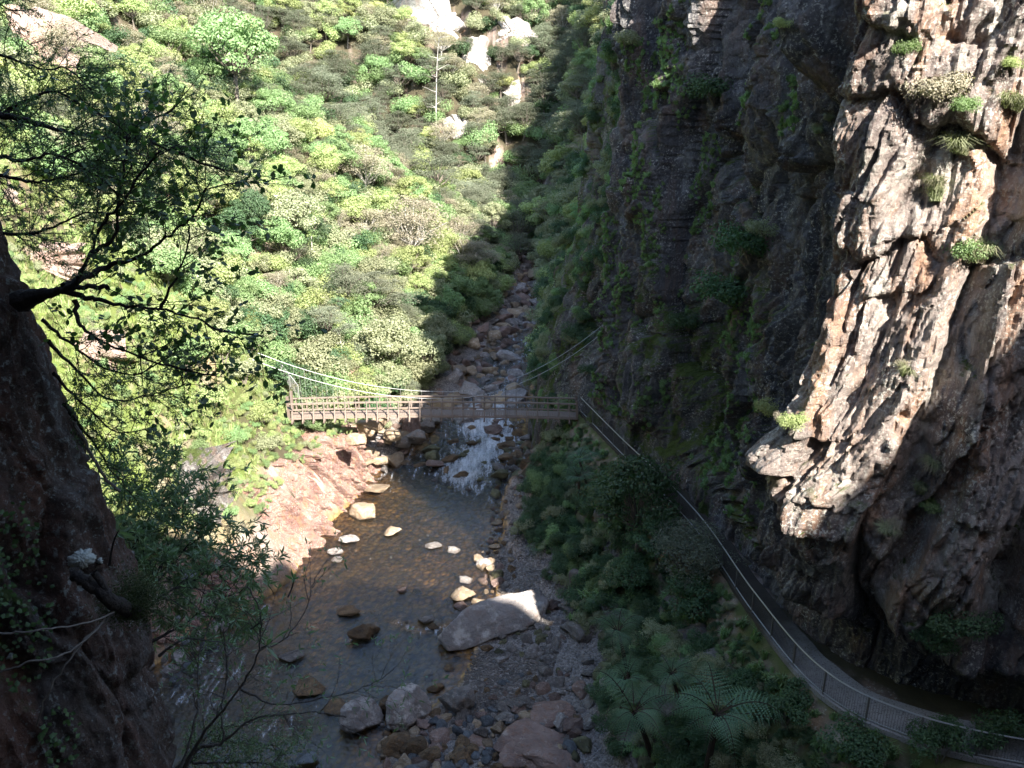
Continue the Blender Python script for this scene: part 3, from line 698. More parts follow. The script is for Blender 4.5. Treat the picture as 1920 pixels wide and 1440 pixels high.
BL = [
 (681, 957, 50, 38, 'b_tan', 'large sunlit tan rock standing alone in the golden pool'),
 (705, 917, 50, 13, 'b_tan', 'long flat tan rock in the pool just below the rocky point'),
 (655, 1011, 36, 14, 'b_pale', 'flat whitish rock in the pool below the large tan rock'),
 (735, 998, 34, 14, 'b_tan', 'orange-tinged rock breaking the surface mid-pool'),
 (629, 1034, 28, 11, 'b_pale', 'small flat white rock, upper of the pair by the left bank of the pool'),
 (632, 1048, 22, 12, 'b_pale', 'small pinkish white rock, lower of the pair by the left bank of the pool'),
 (813, 1023, 30, 10, 'b_pale', 'flat white rock at the edge of the sunlit shallows'),
 (850, 1031, 24, 9, 'b_pale', 'small white rock beside the flat one in the sunlit shallows'),
 (908, 1056, 28, 20, 'b_pale', 'bright white rock at the gravel edge of the pool'),
 (933, 1078, 26, 22, 'b_moss', 'striped dark and white rock on the gravel edge of the pool'),
 (873, 1087, 26, 9, 'b_pale', 'low pale rock in orange shallows above the slab'),
 (867, 1117, 46, 20, 'b_tan', 'oblong tan rock lying just left of the big slab'),
 (863, 1135, 24, 16, 'b_pink', 'pinkish rock tucked under the oblong tan one'),
 (893, 1128, 18, 16, 'b_tan', 'small tan rock wedged against the upper side of the slab'),
 (753, 1107, 18, 10, 'b_pink', 'small lone pinkish rock in the shaded pool'),
 (682, 1180, 58, 42, 'b_brown', 'dark brown boulder standing in the shaded water'),
 (653, 1143, 48, 15, 'b_brown', 'low black-brown rock above the dark brown boulder'),
 (798, 1162, 30, 18, 'b_grey', 'grey rock in the shaded riffle left of the slab'),
 (813, 1174, 22, 11, 'b_brown', 'small brown rock touching the grey one in the riffle'),
 (545, 1231, 48, 16, 'b_grey', 'flat grey rock awash near the left bank'),
 (842, 1252, 20, 9, 'b_brown', 'small orange-brown rock below the tip of the slab'),
 (914, 1213, 24, 18, 'b_brown', 'yellow-brown rock behind the slab'),
 (678, 1343, 76, 70, 'b_pale', 'big rounded pale boulder leftmost in the boulder bar'),
 (766, 1330, 84, 88, 'b_pale', 'tallest pale grey boulder with a pointed top in the boulder bar'),
 (857, 1316, 66, 64, 'b_grey', 'big angular grey boulder at the right of the boulder bar'),
 (724, 1320, 34, 38, 'b_brown', 'rusty brown boulder wedged between two pale boulders'),
 (785, 1313, 30, 34, 'b_grey', 'grey boulder between the pointed one and the angular one'),
 (817, 1287, 30, 20, 'b_brown', 'dark brown rock behind the boulder bar'),
 (743, 1390, 56, 50, 'b_brown', 'brown and grey boulder in front of the pointed one'),
 (776, 1397, 50, 44, 'b_brown', 'rusty rounded boulder low in the boulder bar'),
 (827, 1382, 44, 24, 'b_pink', 'smooth pinkish flat boulder in the cobbles'),
 (861, 1368, 26, 24, 'b_blue', 'smooth blue-grey cobble under the angular boulder'),
 (816, 1352, 26, 20, 'b_blue', 'greenish grey smooth cobble beside the pointed boulder'),
 (806, 1412, 42, 34, 'b_brown', 'rusty boulder near the bottom of the cobble bar'),
 (864, 1412, 44, 34, 'b_brown', 'dark olive-brown boulder near the bottom of the cobble bar'),
 (901, 1375, 30, 36, 'b_grey', 'ridged brown-grey rock standing in the cobbles'),
 (968, 1320, 50, 28, 'b_grey', 'angular grey rock below the gravel patch'),
 (946, 1345, 36, 28, 'b_grey', 'grey rock among the cobbles below the gravel patch'),
 (986, 1342, 32, 20, 'b_tan', 'tan rock among the cobbles below the gravel patch'),
 (900, 1390, 46, 24, 'b_pink', 'long pinkish rock among the cobbles'),
 (790, 1432, 40, 28, 'b_grey', 'grey rock at the bottom edge of the cobble bar'),
 (580, 1285, 60, 34, 'b_brown', 'grey rock with a dark broken face left of the boulder bar'),
 (632, 1325, 50, 18, 'b_brown', 'flat brown rock in the water left of the boulder bar'),
 (578, 1423, 36, 22, 'b_blue', 'bluish rock in the water at the bottom left'),
 (1088, 1028, 30, 26, 'b_grey', 'grey rock poking out of the ferny bank above the slab'),
 (1085, 1085, 36, 36, 'b_grey', 'mossy grey rock on the ferny bank right of the slab'),
 (1075, 1360, 44, 34, 'b_pink', 'reddish rock on the shore at the foot of the fern bank'),
 # rapids
 (771, 798, 34, 44, 'b_pink', 'tall pinkish boulder at the left edge of the rapids'),
 (795, 800, 36, 34, 'b_grey', 'blocky grey boulder beside the tall one at the rapids'),
 (806, 788, 40, 28, 'b_grey', 'pale grey blocky boulder nearest under the bridge'),
 (775, 820, 42, 36, 'b_grey', 'slanting grey boulder below the blocky ones at the rapids'),
 (754, 828, 30, 26, 'b_grey', 'grey boulder on the shadow line by the left bank'),
 (925, 805, 34, 14, 'b_pink', 'flat rock alone in the upper rapids under the bridge'),
 (849, 826, 22, 9, 'b_brown', 'small dark rock at the head of the rapids'),
 (884, 829, 22, 9, 'b_brown', 'small dark wet rock in the middle of the rapids'),
 (808, 840, 34, 20, 'b_moss', 'mossy olive boulder left of the white water'),
 (810, 855, 30, 22, 'b_moss', 'dark mossy boulder left of the white water'),
 (844, 857, 34, 20, 'b_brown', 'dark boulder at the edge of the white water'),
 (788, 870, 26, 12, 'b_brown', 'low brown rock at the tail of the rapids'),
 (815, 870, 34, 18, 'b_pink', 'reddish boulder at the tail of the rapids'),
 (763, 867, 26, 8, 'b_brown', 'flat rock awash at the tail of the rapids'),
 (950, 833, 36, 14, 'b_brown', 'brown rock right of the white water, uppermost'),
 (948, 855, 30, 18, 'b_brown', 'dark brown rock right of the white water'),
 (962, 864, 26, 16, 'b_brown', 'rounded dark rock right of the white water near the cliff foot'),
 (937, 887, 34, 24, 'b_moss', 'mossy boulder at the lower right of the rapids'),
 (934, 875, 26, 14, 'b_grey', 'grey rock behind the mossy boulder at the lower right of the rapids'),
 (976, 886, 34, 20, 'b_moss', 'green-topped boulder by the cliff foot below the rapids'),
 (985, 902, 30, 16, 'b_tan', 'tan boulder by the cliff foot below the rapids'),
 (990, 835, 30, 20, 'b_brown', 'brown boulder against the cliff foot beside the rapids'),
 (992, 870, 28, 20, 'b_grey', 'grey boulder against the cliff foot'),
 (985, 818, 26, 14, 'b_grey', 'flat grey boulder on the cliff side just below the bridge'),
 # lit rocks left of the rapids
 (712, 790, 36, 40, 'b_tan', 'bright sunlit block on the left bank just below the bridge'),
 (690, 800, 40, 34, 'b_tan', 'sunlit pale boulder on the left bank under the bridge'),
 (735, 815, 32, 24, 'b_tan', 'sunlit boulder at the shadow line below the bridge'),
 (668, 822, 40, 24, 'b_tan', 'sunlit boulder among rubble under the left end of the bridge'),
 (712, 862, 30, 18, 'b_tan', 'sunlit tan rock at the water edge below the bridge shadow'),
 (690, 868, 26, 16, 'b_tan', 'sunlit tan rock next to the rocky point'),
 (730, 860, 22, 14, 'b_tan', 'small sunlit rock touching the water below the bridge shadow'),
]
for b in BL: boulder(*b[:6])
# the big leaning slab
slab = rock_mesh('slab_boulder', 5, M['b_pale'], 5, 1., 12, .04, 26, (1., .42, .3))
p0, p1 = at(838, 1222, z=.1), at(1010, 1135, z=.9)
mid = (p0+p1)/2; dv = p1-p0
o = link('slab_boulder', slab, None, (mid[0]+.1, mid[1]+.4, .75), (.28, -.12, math.atan2(dv[1], dv[0])), (np.hypot(dv[0], dv[1])*.56,)*3)
tag(o, 'huge pale tilted slab boulder with a sunlit upper end on the right shore', 'boulder')
for (px, py, w, h, lab) in [(1015, 1395, 170, 80, 'broad flat pinkish rock shelf at the bottom of the right shore'), (1035, 1338, 90, 50, 'brownish rock shelf below the gravel patch by the fern bank'), (985, 1415, 90, 44, 'low worn rock shelf beside the cobbles at the bottom')]:
    boulder(px, py, w, h, 'b_pink', lab, sink=.45, cat='rock')
# scattered rocks, shared labels by place
def scatter(n, poly_fn, sizes, kinds, label, group, sink=.3, seed=0, name='rock', cat='rock', squash=.7, tries=40, gap=.75):
    r = np.random.default_rng(seed); placed = []
    for _ in range(n*tries):
        if len(placed) >= n: break
        q = poly_fn(r)
        if q is None: continue
        x, y = q; s = float(np.exp(r.uniform(np.log(sizes[0]), np.log(sizes[1]))))
        if any((x-a)**2+(y-b)**2 < (gap*(s+c))**2 for a, b, c in placed): continue
        placed.append((x, y, s))
        z = max(float(ground_z(x, y)), float(zw(y))-.6*s*0) if True else 0
        zz = max(float(ground_z(x, y)), float(zw(y))-.25*s)
        k = kinds[int(r.integers(len(kinds)))]
        o = link(name, PROTO[k][int(r.integers(len(PROTO[k])))], None, (x, y, zz+s*squash*(.5-sink)), (r.uniform(-.3, .3), r.uniform(-.3, .3), r.uniform(0, 6.28)), (s*r.uniform(.8, 1.2), s*r.uniform(.7, 1.), s*squash*r.uniform(.7, 1.1)))
        tag(o, label, cat, group)
    return placed
def in_px(x0, x1, y0, y1, z, cond=None):
    def f(r):
        P = at(r.uniform(x0, x1), r.uniform(y0, y1), z=z)
        if cond and not cond(P): return None
        return P[0], P[1]
    return f
scatter(150, in_px(715, 1080, 1335, 1450, .3, lambda P: P[0] > -7.0), (.16, .5), ['b_grey', 'b_brown', 'b_pink', 'b_blue', 'b_tan', 'b_blue'], 'cobble packed in the bar of mixed stones at the bottom of the river', 'cobbles of the bottom stone bar', sink=.15, seed=1, name='cobble', cat='cobble', gap=.62)
scatter(45, in_px(880, 1010, 1270, 1360, .2, lambda P: ground_z(P[0], P[1]) < 1.3), (.12, .3), ['b_grey', 'b_brown', 'b_blue', 'b_pink'], 'small stone along the water edge of the gravel patch', 'stones edging the gravel patch', seed=2, name='cobble', cat='cobble')
scatter(60, in_px(885, 1010, 940, 1130, .2, lambda P: -.9 < P[0]-xr(P[1]) < 1.5), (.14, .5), ['b_grey', 'b_pink', 'b_brown', 'b_tan', 'b_tan'], 'stone strewn along the gravel shore above the slab', 'stones on the gravel shore above the slab', seed=3)
scatter(34, in_px(930, 1020, 1150, 1240, .6, lambda P: P[0]-xr(P[1]) > .8), (.15, .45), ['b_grey', 'b_grey', 'b_pale', 'b_moss'], 'grey stone in the rubble behind the big slab', 'rubble behind the big slab', seed=4)
scatter(40, in_px(925, 1005, 805, 925, .5, lambda P: -2.5 < P[0]-xr(P[1]) < .8), (.3, .75), ['b_brown', 'b_moss', 'b_grey', 'b_brown'], 'wet rock heaped between the rapids and the cliff foot', 'rocks heaped at the cliff foot by the rapids', seed=5)
scatter(90, in_px(615, 760, 765, 865, 1.2, lambda P: P[0] < xl(P[1])+1.5 and P[1] > 66), (.4, 1.1), ['b_tan', 'b_tan', 'b_pink', 'b_pale'], 'sunlit rock in the rubble under the left end of the footbridge', 'sunlit rubble under the bridge', seed=6)
def farbed(r):
    y = r.uniform(74, 134); f = r.uniform(0, 1)**.8; a = float(xl(y))-2.5*sstep(80, 100, y)-1.2; b = float(xr(y))+.5
    x = a+(b-a)*f
    if y < 100 and f > .75: return None
    return x, y
scatter(250, farbed, (.35, 1.5), ['b_tan', 'b_pink', 'b_pale', 'b_tan', 'b_pink', 'b_pale'], 'pinkish boulder in the shaded river bed beyond the footbridge', 'boulders of the upper river bed', seed=7, name='boulder', cat='boulder', gap=.6, tries=60)
scatter(26, in_px(770, 1000, 780, 905, .6, lambda P: xl(P[1]) < P[0] < xr(P[1])), (.22, .5), ['b_brown', 'b_moss', 'b_grey'], 'small dark rock breaking the white water of the rapids', 'small rocks in the rapids', seed=8)
scatter(30, in_px(560, 900, 1000, 1260, 0, lambda P: xl(P[1])+.8 < P[0] < xr(P[1])), (.15, .35), ['b_brown', 'b_tan', 'b_brown'], 'small stone lying just under the surface of the pool', 'stones under the pool surface', seed=9, sink=.9, squash=.4)
scatter(26, in_px(270, 420, 1120, 1380, 0, lambda P: abs(P[0]-xl(P[1])) < 2.2), (.35, .95), ['b_pale', 'b_grey', 'b_pale', 'b_blue'], 'bleached rock on the shaded left shore behind the bare twigs', 'bleached rocks on the left shore', seed=10)
scatter(28, in_px(1000, 1330, 1000, 1440, 3, lambda P: 1.5 < wsd(P[0], P[1]) < 7 and P[0] > xr(P[1])+4), (.4, 1.1), ['b_grey', 'b_grey', 'b_moss'], 'grey rock showing through the ferny bank under the walkway', 'rocks in the ferny bank', seed=12, cat='rock')
scatter(70, in_px(985, 1110, 1120, 1440, .8, lambda P: wsd(P[0], P[1]) > 4.5 and P[0] > xr(P[1])+1), (.18, .75), ['b_grey', 'b_pink', 'b_grey', 'b_pale', 'b_moss'], 'rock strewn between the gravel patch and the fern bank', 'rocks along the foot of the fern bank', seed=13)
# big bare crags on the hills
def crag_mesh(seed):
    r = np.random.default_rng(seed); uu = np.linspace(-1, 1, 90); vv = np.linspace(-1, 1, 110); U, V_ = np.meshgrid(uu, vv, indexing='ij')
    edge = 1+.35*vnoise(np.arctan2(U, V_)*2.2, U*0+seed, seed=seed)+.1*vnoise(np.arctan2(U, V_)*7, U*0, seed=seed)
    q = np.hypot(U, V_)/edge
    dep = .55*np.clip(1-q**3, -7, 1)+.035*blocks(U*10, V_*16, seed, 1.)*2.2
    return MB().add(np.dstack([U*1.1, .4-dep, V_*1.1]), grid_faces(90, 110)).mesh('crag', M['crag_pink'], False)
crag = [crag_mesh(300+i) for i in range(4)]
for (px, py, w, h, lab) in [(835, 25, 90, 110, 'tall shadow-streaked pale crag at the top of the far hillside'), (975, 50, 70, 60, 'bright white bare crag high on the far hillside'),
        (905, 95, 40, 70, 'narrow pale rock ridge below the white crag'), (850, 235, 36, 60, 'small pale rock scar halfway down the far hillside'), (915, 150, 50, 34, 'small pink rock scar right of the bare dead spar'),
 (45, 90, 110, 190, 'pink lichen-spotted crag at the top left corner'), (70, 480, 90, 60, 'pinkish rock face behind the fine-leaved branches'), (170, 650, 90, 60, 'pale yellowish rock behind the mossy limb of the overhanging tree'), (345, 905, 90, 120, 'purplish lichen-spotted rock face on the shadow line of the mound'), (965, 190, 30, 60, 'pale rock slit by the shadow edge of the far gully'),
        (540, 1060, 1, 1, None)]:
    if lab is None: continue
    P = pick(GV, px, py+h*.3, 14); d = proj(P)[2]
    cm_ = random.choice(crag)
    if py < 430 and px > 800: cm_ = cm_.copy(); cm_.materials.clear(); cm_.materials.append(M['crag_pale'])
    if lab.startswith('purplish'): cm_ = cm_.copy(); cm_.materials.clear(); cm_.materials.append(M['bank_rock'])
    o = link('crag', cm_, None, (P[0], P[1]+w*d/F*.2, P[2]+.1*h*d/F), (-.25, 0, random.uniform(-.2, .5)), (w*d/F*.62, w*d/F*.7, h*d/F*.62))
    tag(o, lab, 'rock crag', 'bare crags on the slopes')
    CR = globals().setdefault('CRAGS', []); CR.append((px, py, w, h, d))
for i, (px, py, w, h, lab) in enumerate([(1140, 1050, 90, 90, 'lichened grey outcrop in the scrub above the big slab'), (1250, 1170, 90, 130, 'dark mossy outcrop right of the tall tree fern'), (1490, 1395, 150, 70, 'rock face under the bend of the lower walkway'),
        (1660, 1415, 170, 60, 'rock face under the walkway near the bottom right corner'), (1095, 800, 60, 90, 'dark rock knob below the bridge end of the walkway'), (1290, 1165, 70, 90, 'shadowed rock wall under the middle of the walkway')]):
    P = pick(GV, px, py+h*.2, 10); d = proj(P)[2]
    cm_ = crag[i % 4].copy(); cm_.materials.clear(); cm_.materials.append(M['bank_rock'])
    o = link('outcrop', cm_, None, (P[0]+.35*w*d/F, P[1]+w*d/F*.25, P[2]+.1*h*d/F), (-.2, 0, -.75), (w*d/F*.6, w*d/F*.75, h*d/F*.6))
    tag(o, lab, 'rock outcrop', 'outcrops in the bank below the walkway')
# gravel: loose stones as one mass
r = np.random.default_rng(5); gm = MB(); v8, f8 = ico(1)
for _ in range(9000):
    P = at(r.uniform(870, 1080), r.choice([r.uniform(1215, 1350), r.uniform(930, 1110)]), z=.35)
    x, y = P[0], P[1]; d = x-xr(y)
    if d < 0 or d > 5: continue
    z = float(ground_z(x, y))
    if z > 1.2: continue
    s = r.uniform(.03, .085); gm.add(v8*np.array([s, s*r.uniform(.6, 1), s*.6])+np.array([x, y, z+.02]), f8)
gm2 = gm.mesh('gravel', M['b_grey'], True)
tag(link('gravel', gm2), kind='stuff', label='grey river gravel on the right shore')
# ------------------------------------------------------------------ foliage builders
def unit(r, n):
    v = r.normal(size=(n, 3)); return v/np.linalg.norm(v, axis=1)[:, None]
def leaves(mb, r, cen, size, aspect=.55, up=None, jit=.9, fold=.25, mi=0, dirs=None):
    """diamond leaves: base, two sides, tip, slightly folded"""
    n = len(cen); size = np.broadcast_to(np.asarray(size, float), (n,))[:, None]*r.uniform(.65, 1.35, (n, 1))
    nrm = unit(r, n)*jit + (np.array([0, 0, 1.]) if up is None else up); nrm /= np.linalg.norm(nrm, axis=1)[:, None]
    d = unit(r, n) if dirs is None else dirs
    d = d-nrm*(d*nrm).sum(1)[:, None]; d /= np.linalg.norm(d, axis=1)[:, None]+1e-9
    s = np.cross(nrm, d)
    a = cen-d*size*.5; b = cen+d*size*.5; m = cen+nrm*size*fold*.4
    v = np.stack([a, m*.0+cen-s*size*aspect*.5-nrm*size*fold*.3, b, cen+s*size*aspect*.5-nrm*size*fold*.3], 1)
    f = np.arange(n*4).reshape(n, 4)
    return mb.add(v.reshape(-1, 3), f, mi)
def limb(p, d, L, r, n=6, bend=.25, grav=0.):
    P = [np.array(p, float)]; d = np.array(d, float); d /= np.linalg.norm(d)
    for i in range(n):
        d = d+r.normal(size=3)*bend/n**.5*.8+np.array([0, 0, grav/n]); d /= np.linalg.norm(d); P.append(P[-1]+d*L/n)
    return np.array(P)
def broadleaf(seed, leafn=3200, size=.3, h=5., rad=2.6, lobes=16, aspect=.55, squash=.75, trunk_show=.35, layered=False):
    """unit crown and trunk meshes for a tree h metres tall"""
    r = np.random.default_rng(seed); tr = MB(); cr = MB()
    base = limb((0, 0, -.6), (r.normal()*.1, r.normal()*.1, 1), h*trunk_show+1.0, r, 6, .12)
    tr.tube(base, np.linspace(.16, .1, len(base))*h/5, 6)
    cz = h*(.5+trunk_show*.35)
    cents = []
    for i in range(lobes):
        th = r.uniform(0, 6.28)+i*2.4; q = math.sqrt((i+.5)/lobes); rr = rad*q*r.uniform(.7, 1.05)
        z = cz+ (h-cz)*math.sqrt(max(0, 1-q*q*.95))*r.uniform(.25, 1.12)-.35*h*q*r.uniform(0, .6)
        cents.append(np.array([rr*math.cos(th), rr*math.sin(th), z]))
    for c in cents:
        m = (base[-1]+c)/2+r.normal(size=3)*.15+np.array([0, 0, -.2])
        tr.tube([base[-1]-[0, 0, .2], m, c*.97], [.07*h/5, .045*h/5, .015], 4)
    per = leafn//lobes
    for c in cents:
        lr = rad*(r.uniform(.26, .48) if lobes < 20 else r.uniform(.17, .4))
        if layered:
            # several flat plates per lobe
            for k in range(3):
                n = per//3; a = r.uniform(0, 6.28, n); q = np.sqrt(r.uniform(0, 1, n))*lr*1.25
                off = r.normal(size=3)*np.array([.3, .3, .22])*lr*1.3
                P = c+off+np.stack([q*np.cos(a), q*np.sin(a), .10*lr*r.normal(size=n)-.25*q*q/lr], 1)
                leaves(cr, r, P, size, aspect, jit=.6)
        else:
            u = unit(r, per); u[:, 2] = np.abs(u[:, 2])*np.where(r.uniform(size=per) < .25, -1, 1)
            P = c+u*lr*np.array([1.1, 1.1, squash])*(r.uniform(.55, 1.08, per)**.5)[:, None]
            leaves(cr, r, P, size, aspect, up=u*.9+np.array([0, 0, .4]), jit=.7)
    return cr, tr
def frond_geo(mb, r, p0, az, L, rise=.7, pn=22, mi=0, droop=1.):
    """one arching tree-fern frond with toothed pinnae"""
    t = np.linspace(0, 1, 14); h = rise*L*(t*1.15-droop*r.uniform(.95, 1.6)*t**r.uniform(1.9, 2.6)); x = L*(t*.96-.12*t**3)
    R_ = np.stack([x*math.cos(az), x*math.sin(az), h], 1)+p0
    mb.tube(R_, np.linspace(.02, .005, 14)*L/2, 3, mi+1)
    side = np.array([-math.sin(az), math.cos(az), 0])
    V = []; 
    for k in range(pn):
        if r.uniform() < .06: continue
        tt = .14+.85*(k+.5)/pn
        c = np.array([np.interp(tt, t, R_[:, j]) for j in range(3)]); c2 = np.array([np.interp(min(tt+.03, 1), t, R_[:, j]) for j in range(3)])
        f = c2-c; f /= np.linalg.norm(f)+1e-9
        ln = L*.27*math.sin(math.pi*min(1, tt*.82+.2))**.8*(1.02-tt*.75)+.03
        for sg in (-1, 1):
            d = side*sg+f*.45+np.array([0, 0, -.15]); d /= np.linalg.norm(d); ac = np.cross(d, np.array([0, 0, 1.])); ac /= np.linalg.norm(ac)
            m = 7
            for q in range(m):
                u = (q+.3)/m; b = c+d*ln*u+np.array([0, 0, -.18*ln*u*u]); wdt = ln*.115*(1-u*.7)
                b2 = c+d*ln*(u+.9/m)+np.array([0, 0, -.18*ln*u*u])
                for s2 in (-1, 1):
                    V += [b, b+ac*s2*wdt+d*ln*.05+np.array([0, 0, -.02]), b2]
    V = np.array(V); mb.add(V, np.arange(len(V)).reshape(-1, 3), mi)
def fern_tree(seed, h=3.5, L=2.1, nf=17, pn=20):
    r = np.random.default_rng(seed); tr = MB(); cr = MB()
    P = limb((0, 0, -.7), (r.normal()*.09, r.normal()*.09, 1), h+.7, r, 8, .1)
    tr.tube(P, np.linspace(.13, .085, len(P)), 7)
    top = P[-1]
    for i in range(nf):
        frond_geo(cr, r, top, i*2.399+r.normal()*.3, L*r.uniform(.6, 1.15), r.uniform(.45, 1.2), pn)
    for i in range(4):      # dead skirt
        a = r.uniform(0, 6.28); q = np.array([math.cos(a), math.sin(a), 0])
        tr.tube([top-[0, 0, .1], top+q*.35-[0, 0, .35], top+q*.4-[0, 0, 1.1]], [.02, .015, .006], 3)
    return cr, tr, top
def shrub_geo(seed, n, size, rad, h, aspect=.5, stems=7, upright=False):
    r = np.random.default_rng(seed); cr = MB(); st = MB()
    for i in range(stems):
        a = r.uniform(0, 6.28); q = rad*r.uniform(.2, .85)
        tip = np.array([q*math.cos(a), q*math.sin(a), h*r.uniform(.55, 1.)])
        st.tube([(0, 0, -.2), tip*np.array([.35, .35, .5]), tip], [.03*h, .02*h, .006], 4)
        k = n//stems; lr = rad*r.uniform(.35, .6)
        u = unit(r, k); P = tip+u*lr*np.array([1, 1, .8])*(r.uniform(.2, 1, k)**.5)[:, None]; P[:, 2] = np.abs(P[:, 2])
        leaves(cr, r, P, size, aspect, up=u*.8+np.array([0, 0, .5]), jit=.7)
    return cr, st
def grass_geo(seed, n=70, L=.5, wid=.02, spread=.5):
    r = np.random.default_rng(seed); mb = MB(); V = []; 
    for i in range(n):
        a = r.uniform(0, 6.28); l = L*r.uniform(.5, 1.1); o = np.array([r.normal()*.12, r.normal()*.12, 0])*L; d = np.array([math.cos(a), math.sin(a), 0]); s = np.array([-d[1], d[0], 0])*wid*L*2
        b = r.uniform(.3, 1.)*spread; m = o+d*l*b*.4+np.array([0, 0, l*.7]); e = o+d*l*b+np.array([0, 0, l*(1-.45*b)])
        V += [o-s, o+s, m+s*.7, m-s*.7, m-s*.7, m+s*.7, e, e-s*.02]
    return mb.add(np.array(V), np.arange(len(V)).reshape(-1, 4))

TREE = {}
def make_kind(key, name, mats, gens):
    TREE[key] = []
    for cr, tr in gens:
        TREE[key].append((cr.mesh(name+'_crown', mats[0]), tr.mesh(name+'_trunk', mats[1])))
def set_mat(key, newkey, mat, bark=None):
    TREE[newkey] = []
    for c, t in TREE[key]:
        c2 = c.copy(); c2.materials.clear(); c2.materials.append(M[mat])
        t2 = t
        if bark: t2 = t.copy(); t2.materials.clear(); t2.materials.append(M[bark])
        TREE[newkey].append((c2, t2))
make_kind('green', 'broadleaf_tree', (M['leaf_green'], M['bark']), [broadleaf(500+i, 6200, .19, 5.2, 2.5, 30) for i in range(4)])
set_mat('green', 'lime', 'leaf_lime'); set_mat('green', 'deep', 'leaf_deep'); set_mat('green', 'olive', 'leaf_olive'); set_mat('green', 'yellow', 'leaf_yellow')
make_kind('manuka', 'kanuka_tree', (M['leaf_manuka'], M['bark']), [broadleaf(520+i, 7500, .15, 5.4, 2.4, 26, .4, .6, .3, True) for i in range(4)])
set_mat('manuka', 'brownish', 'leaf_brownish', 'bark_pale')
TREE['fern'] = []
for i in range(5):
    cr, tr, top = fern_tree(540+i, 3.3, 2.5, 16, 17); TREE['fern'].append((cr.mesh('fern_crown', [M['leaf_fern'], M['bark_fern']]), tr.mesh('fern_trunk', M['bark_fern'])))
TREE['bush'] = []
for i in range(4):
    cr, st = shrub_geo(560+i, 2600, .13, 1.2, 1.7); TREE['bush'].append((cr.mesh('bush_crown', M['leaf_deep']), st.mesh('bush_stems', M['bark'])))
set_mat('bush', 'bush_green', 'leaf_green'); set_mat('bush', 'bush_olive', 'leaf_olive'); set_mat('bush', 'bush_lime', 'leaf_lime')
TREE['bushc'] = []
for i in range(3):
    cr, st = shrub_geo(660+i, 2800, .12, 1.2, .8, stems=10); TREE['bushc'].append((cr.mesh('bush_crown', M['leaf_deep']), st.mesh('bush_stems', M['bark'])))
for a_, b_ in (('green', 'green'), ('olive', 'olive'), ('lime', 'lime'), ('yellow', 'yellow'), ('brown', 'brownish')): set_mat('bushc', 'bushc_'+a_, 'leaf_'+b_)
GR = [grass_geo(580+i).mesh('grass_tuft', M['leaf_grass']) for i in range(3)]
GRD = [grass_geo(590+i, 60, .5, .025, .8).mesh('grass_tuft', M['leaf_green']) for i in range(2)]

def plant(key, name, P, s, label, cat, group, r, parts=True, idx=None, sz=1.):
    i = int(r.integers(len(TREE[key]))) if idx is None else idx
    cme, tme = TREE[key][i]; rz = r.uniform(0, 6.28); lean = (r.normal()*(.13 if key == 'fern' else .06), r.normal()*(.13 if key == 'fern' else .06))
    cn, tn = ('fronds', 'trunk') if key == 'fern' else ('foliage', 'stems') if key.startswith('bush') else ('crown', 'trunk')
    e = bpy.data.objects.new(name, None); C.objects.link(e); e.empty_display_size = .2
    e.location = tuple(P); e.rotation_euler = (lean[0], lean[1], rz); e.scale = (s*r.uniform(.88, 1.15), s*r.uniform(.88, 1.15), s*sz*r.uniform(.88, 1.15))
    for nm, me in ((cn, cme), (tn, tme)):
        o = bpy.data.objects.new(nm, me); o.parent = e; C.objects.link(o)
    return tag(e, label, cat, group)

# instancer for the uncountable masses
def instancer(name, pts, scl, rot, src, label, seed=0, mats=()):
    me = bpy.data.meshes.new(name); n = len(pts)
    me.vertices.add(n); me.vertices.foreach_set('co', np.asarray(pts, np.float32).ravel())
    a = me.attributes.new('scl', 'FLOAT', 'POINT'); a.data.foreach_set('value', np.asarray(scl, np.float32))
    a = me.attributes.new('rot', 'FLOAT_VECTOR', 'POINT'); a.data.foreach_set('vector', np.asarray(rot, np.float32).ravel())
    a = me.attributes.new('idx', 'INT', 'POINT'); a.data.foreach_set('value', np.random.default_rng(seed).integers(0, len(src), n).astype(np.int32))
    o = link(name, me); tag(o, label, None, None, 'stuff')
    ng = bpy.data.node_groups.new(name, 'GeometryNodeTree')
    ng.interface.new_socket('Geometry', in_out='INPUT', socket_type='NodeSocketGeometry'); ng.interface.new_socket('Geometry', in_out='OUTPUT', socket_type='NodeSocketGeometry')
    gi = ng.nodes.new('NodeGroupInput'); go = ng.nodes.new('NodeGroupOutput'); ip = ng.nodes.new('GeometryNodeInstanceOnPoints')
    g2 = ng.nodes.new('GeometryNodeGeometryToInstance')
    for k, s in enumerate(src):
        so = bpy.data.objects.new(name+'_source', s)
        oi = ng.nodes.new('GeometryNodeObjectInfo'); oi.inputs['Object'].default_value = so; oi.inputs['As Instance'].default_value = True
        ng.links.new(oi.outputs['Geometry'], g2.inputs[0])
    def na(nm, typ):
        x = ng.nodes.new('GeometryNodeInputNamedAttribute'); x.data_type = typ; x.inputs['Name'].default_value = nm; return x.outputs[0]
    ng.links.new(gi.outputs[0], ip.inputs['Points']); ng.links.new(g2.outputs[0], ip.inputs['Instance'])
    ip.inputs['Pick Instance'].default_value = True
    ng.links.new(na('idx', 'INT'), ip.inputs['Instance Index']); ng.links.new(na('rot', 'FLOAT_VECTOR'), ip.inputs['Rotation']); ng.links.new(na('scl', 'FLOAT'), ip.inputs['Scale'])
    ng.links.new(ip.outputs[0], go.inputs[0])
    md = o.modifiers.new('scatter', 'NODES'); md.node_group = ng
    return o
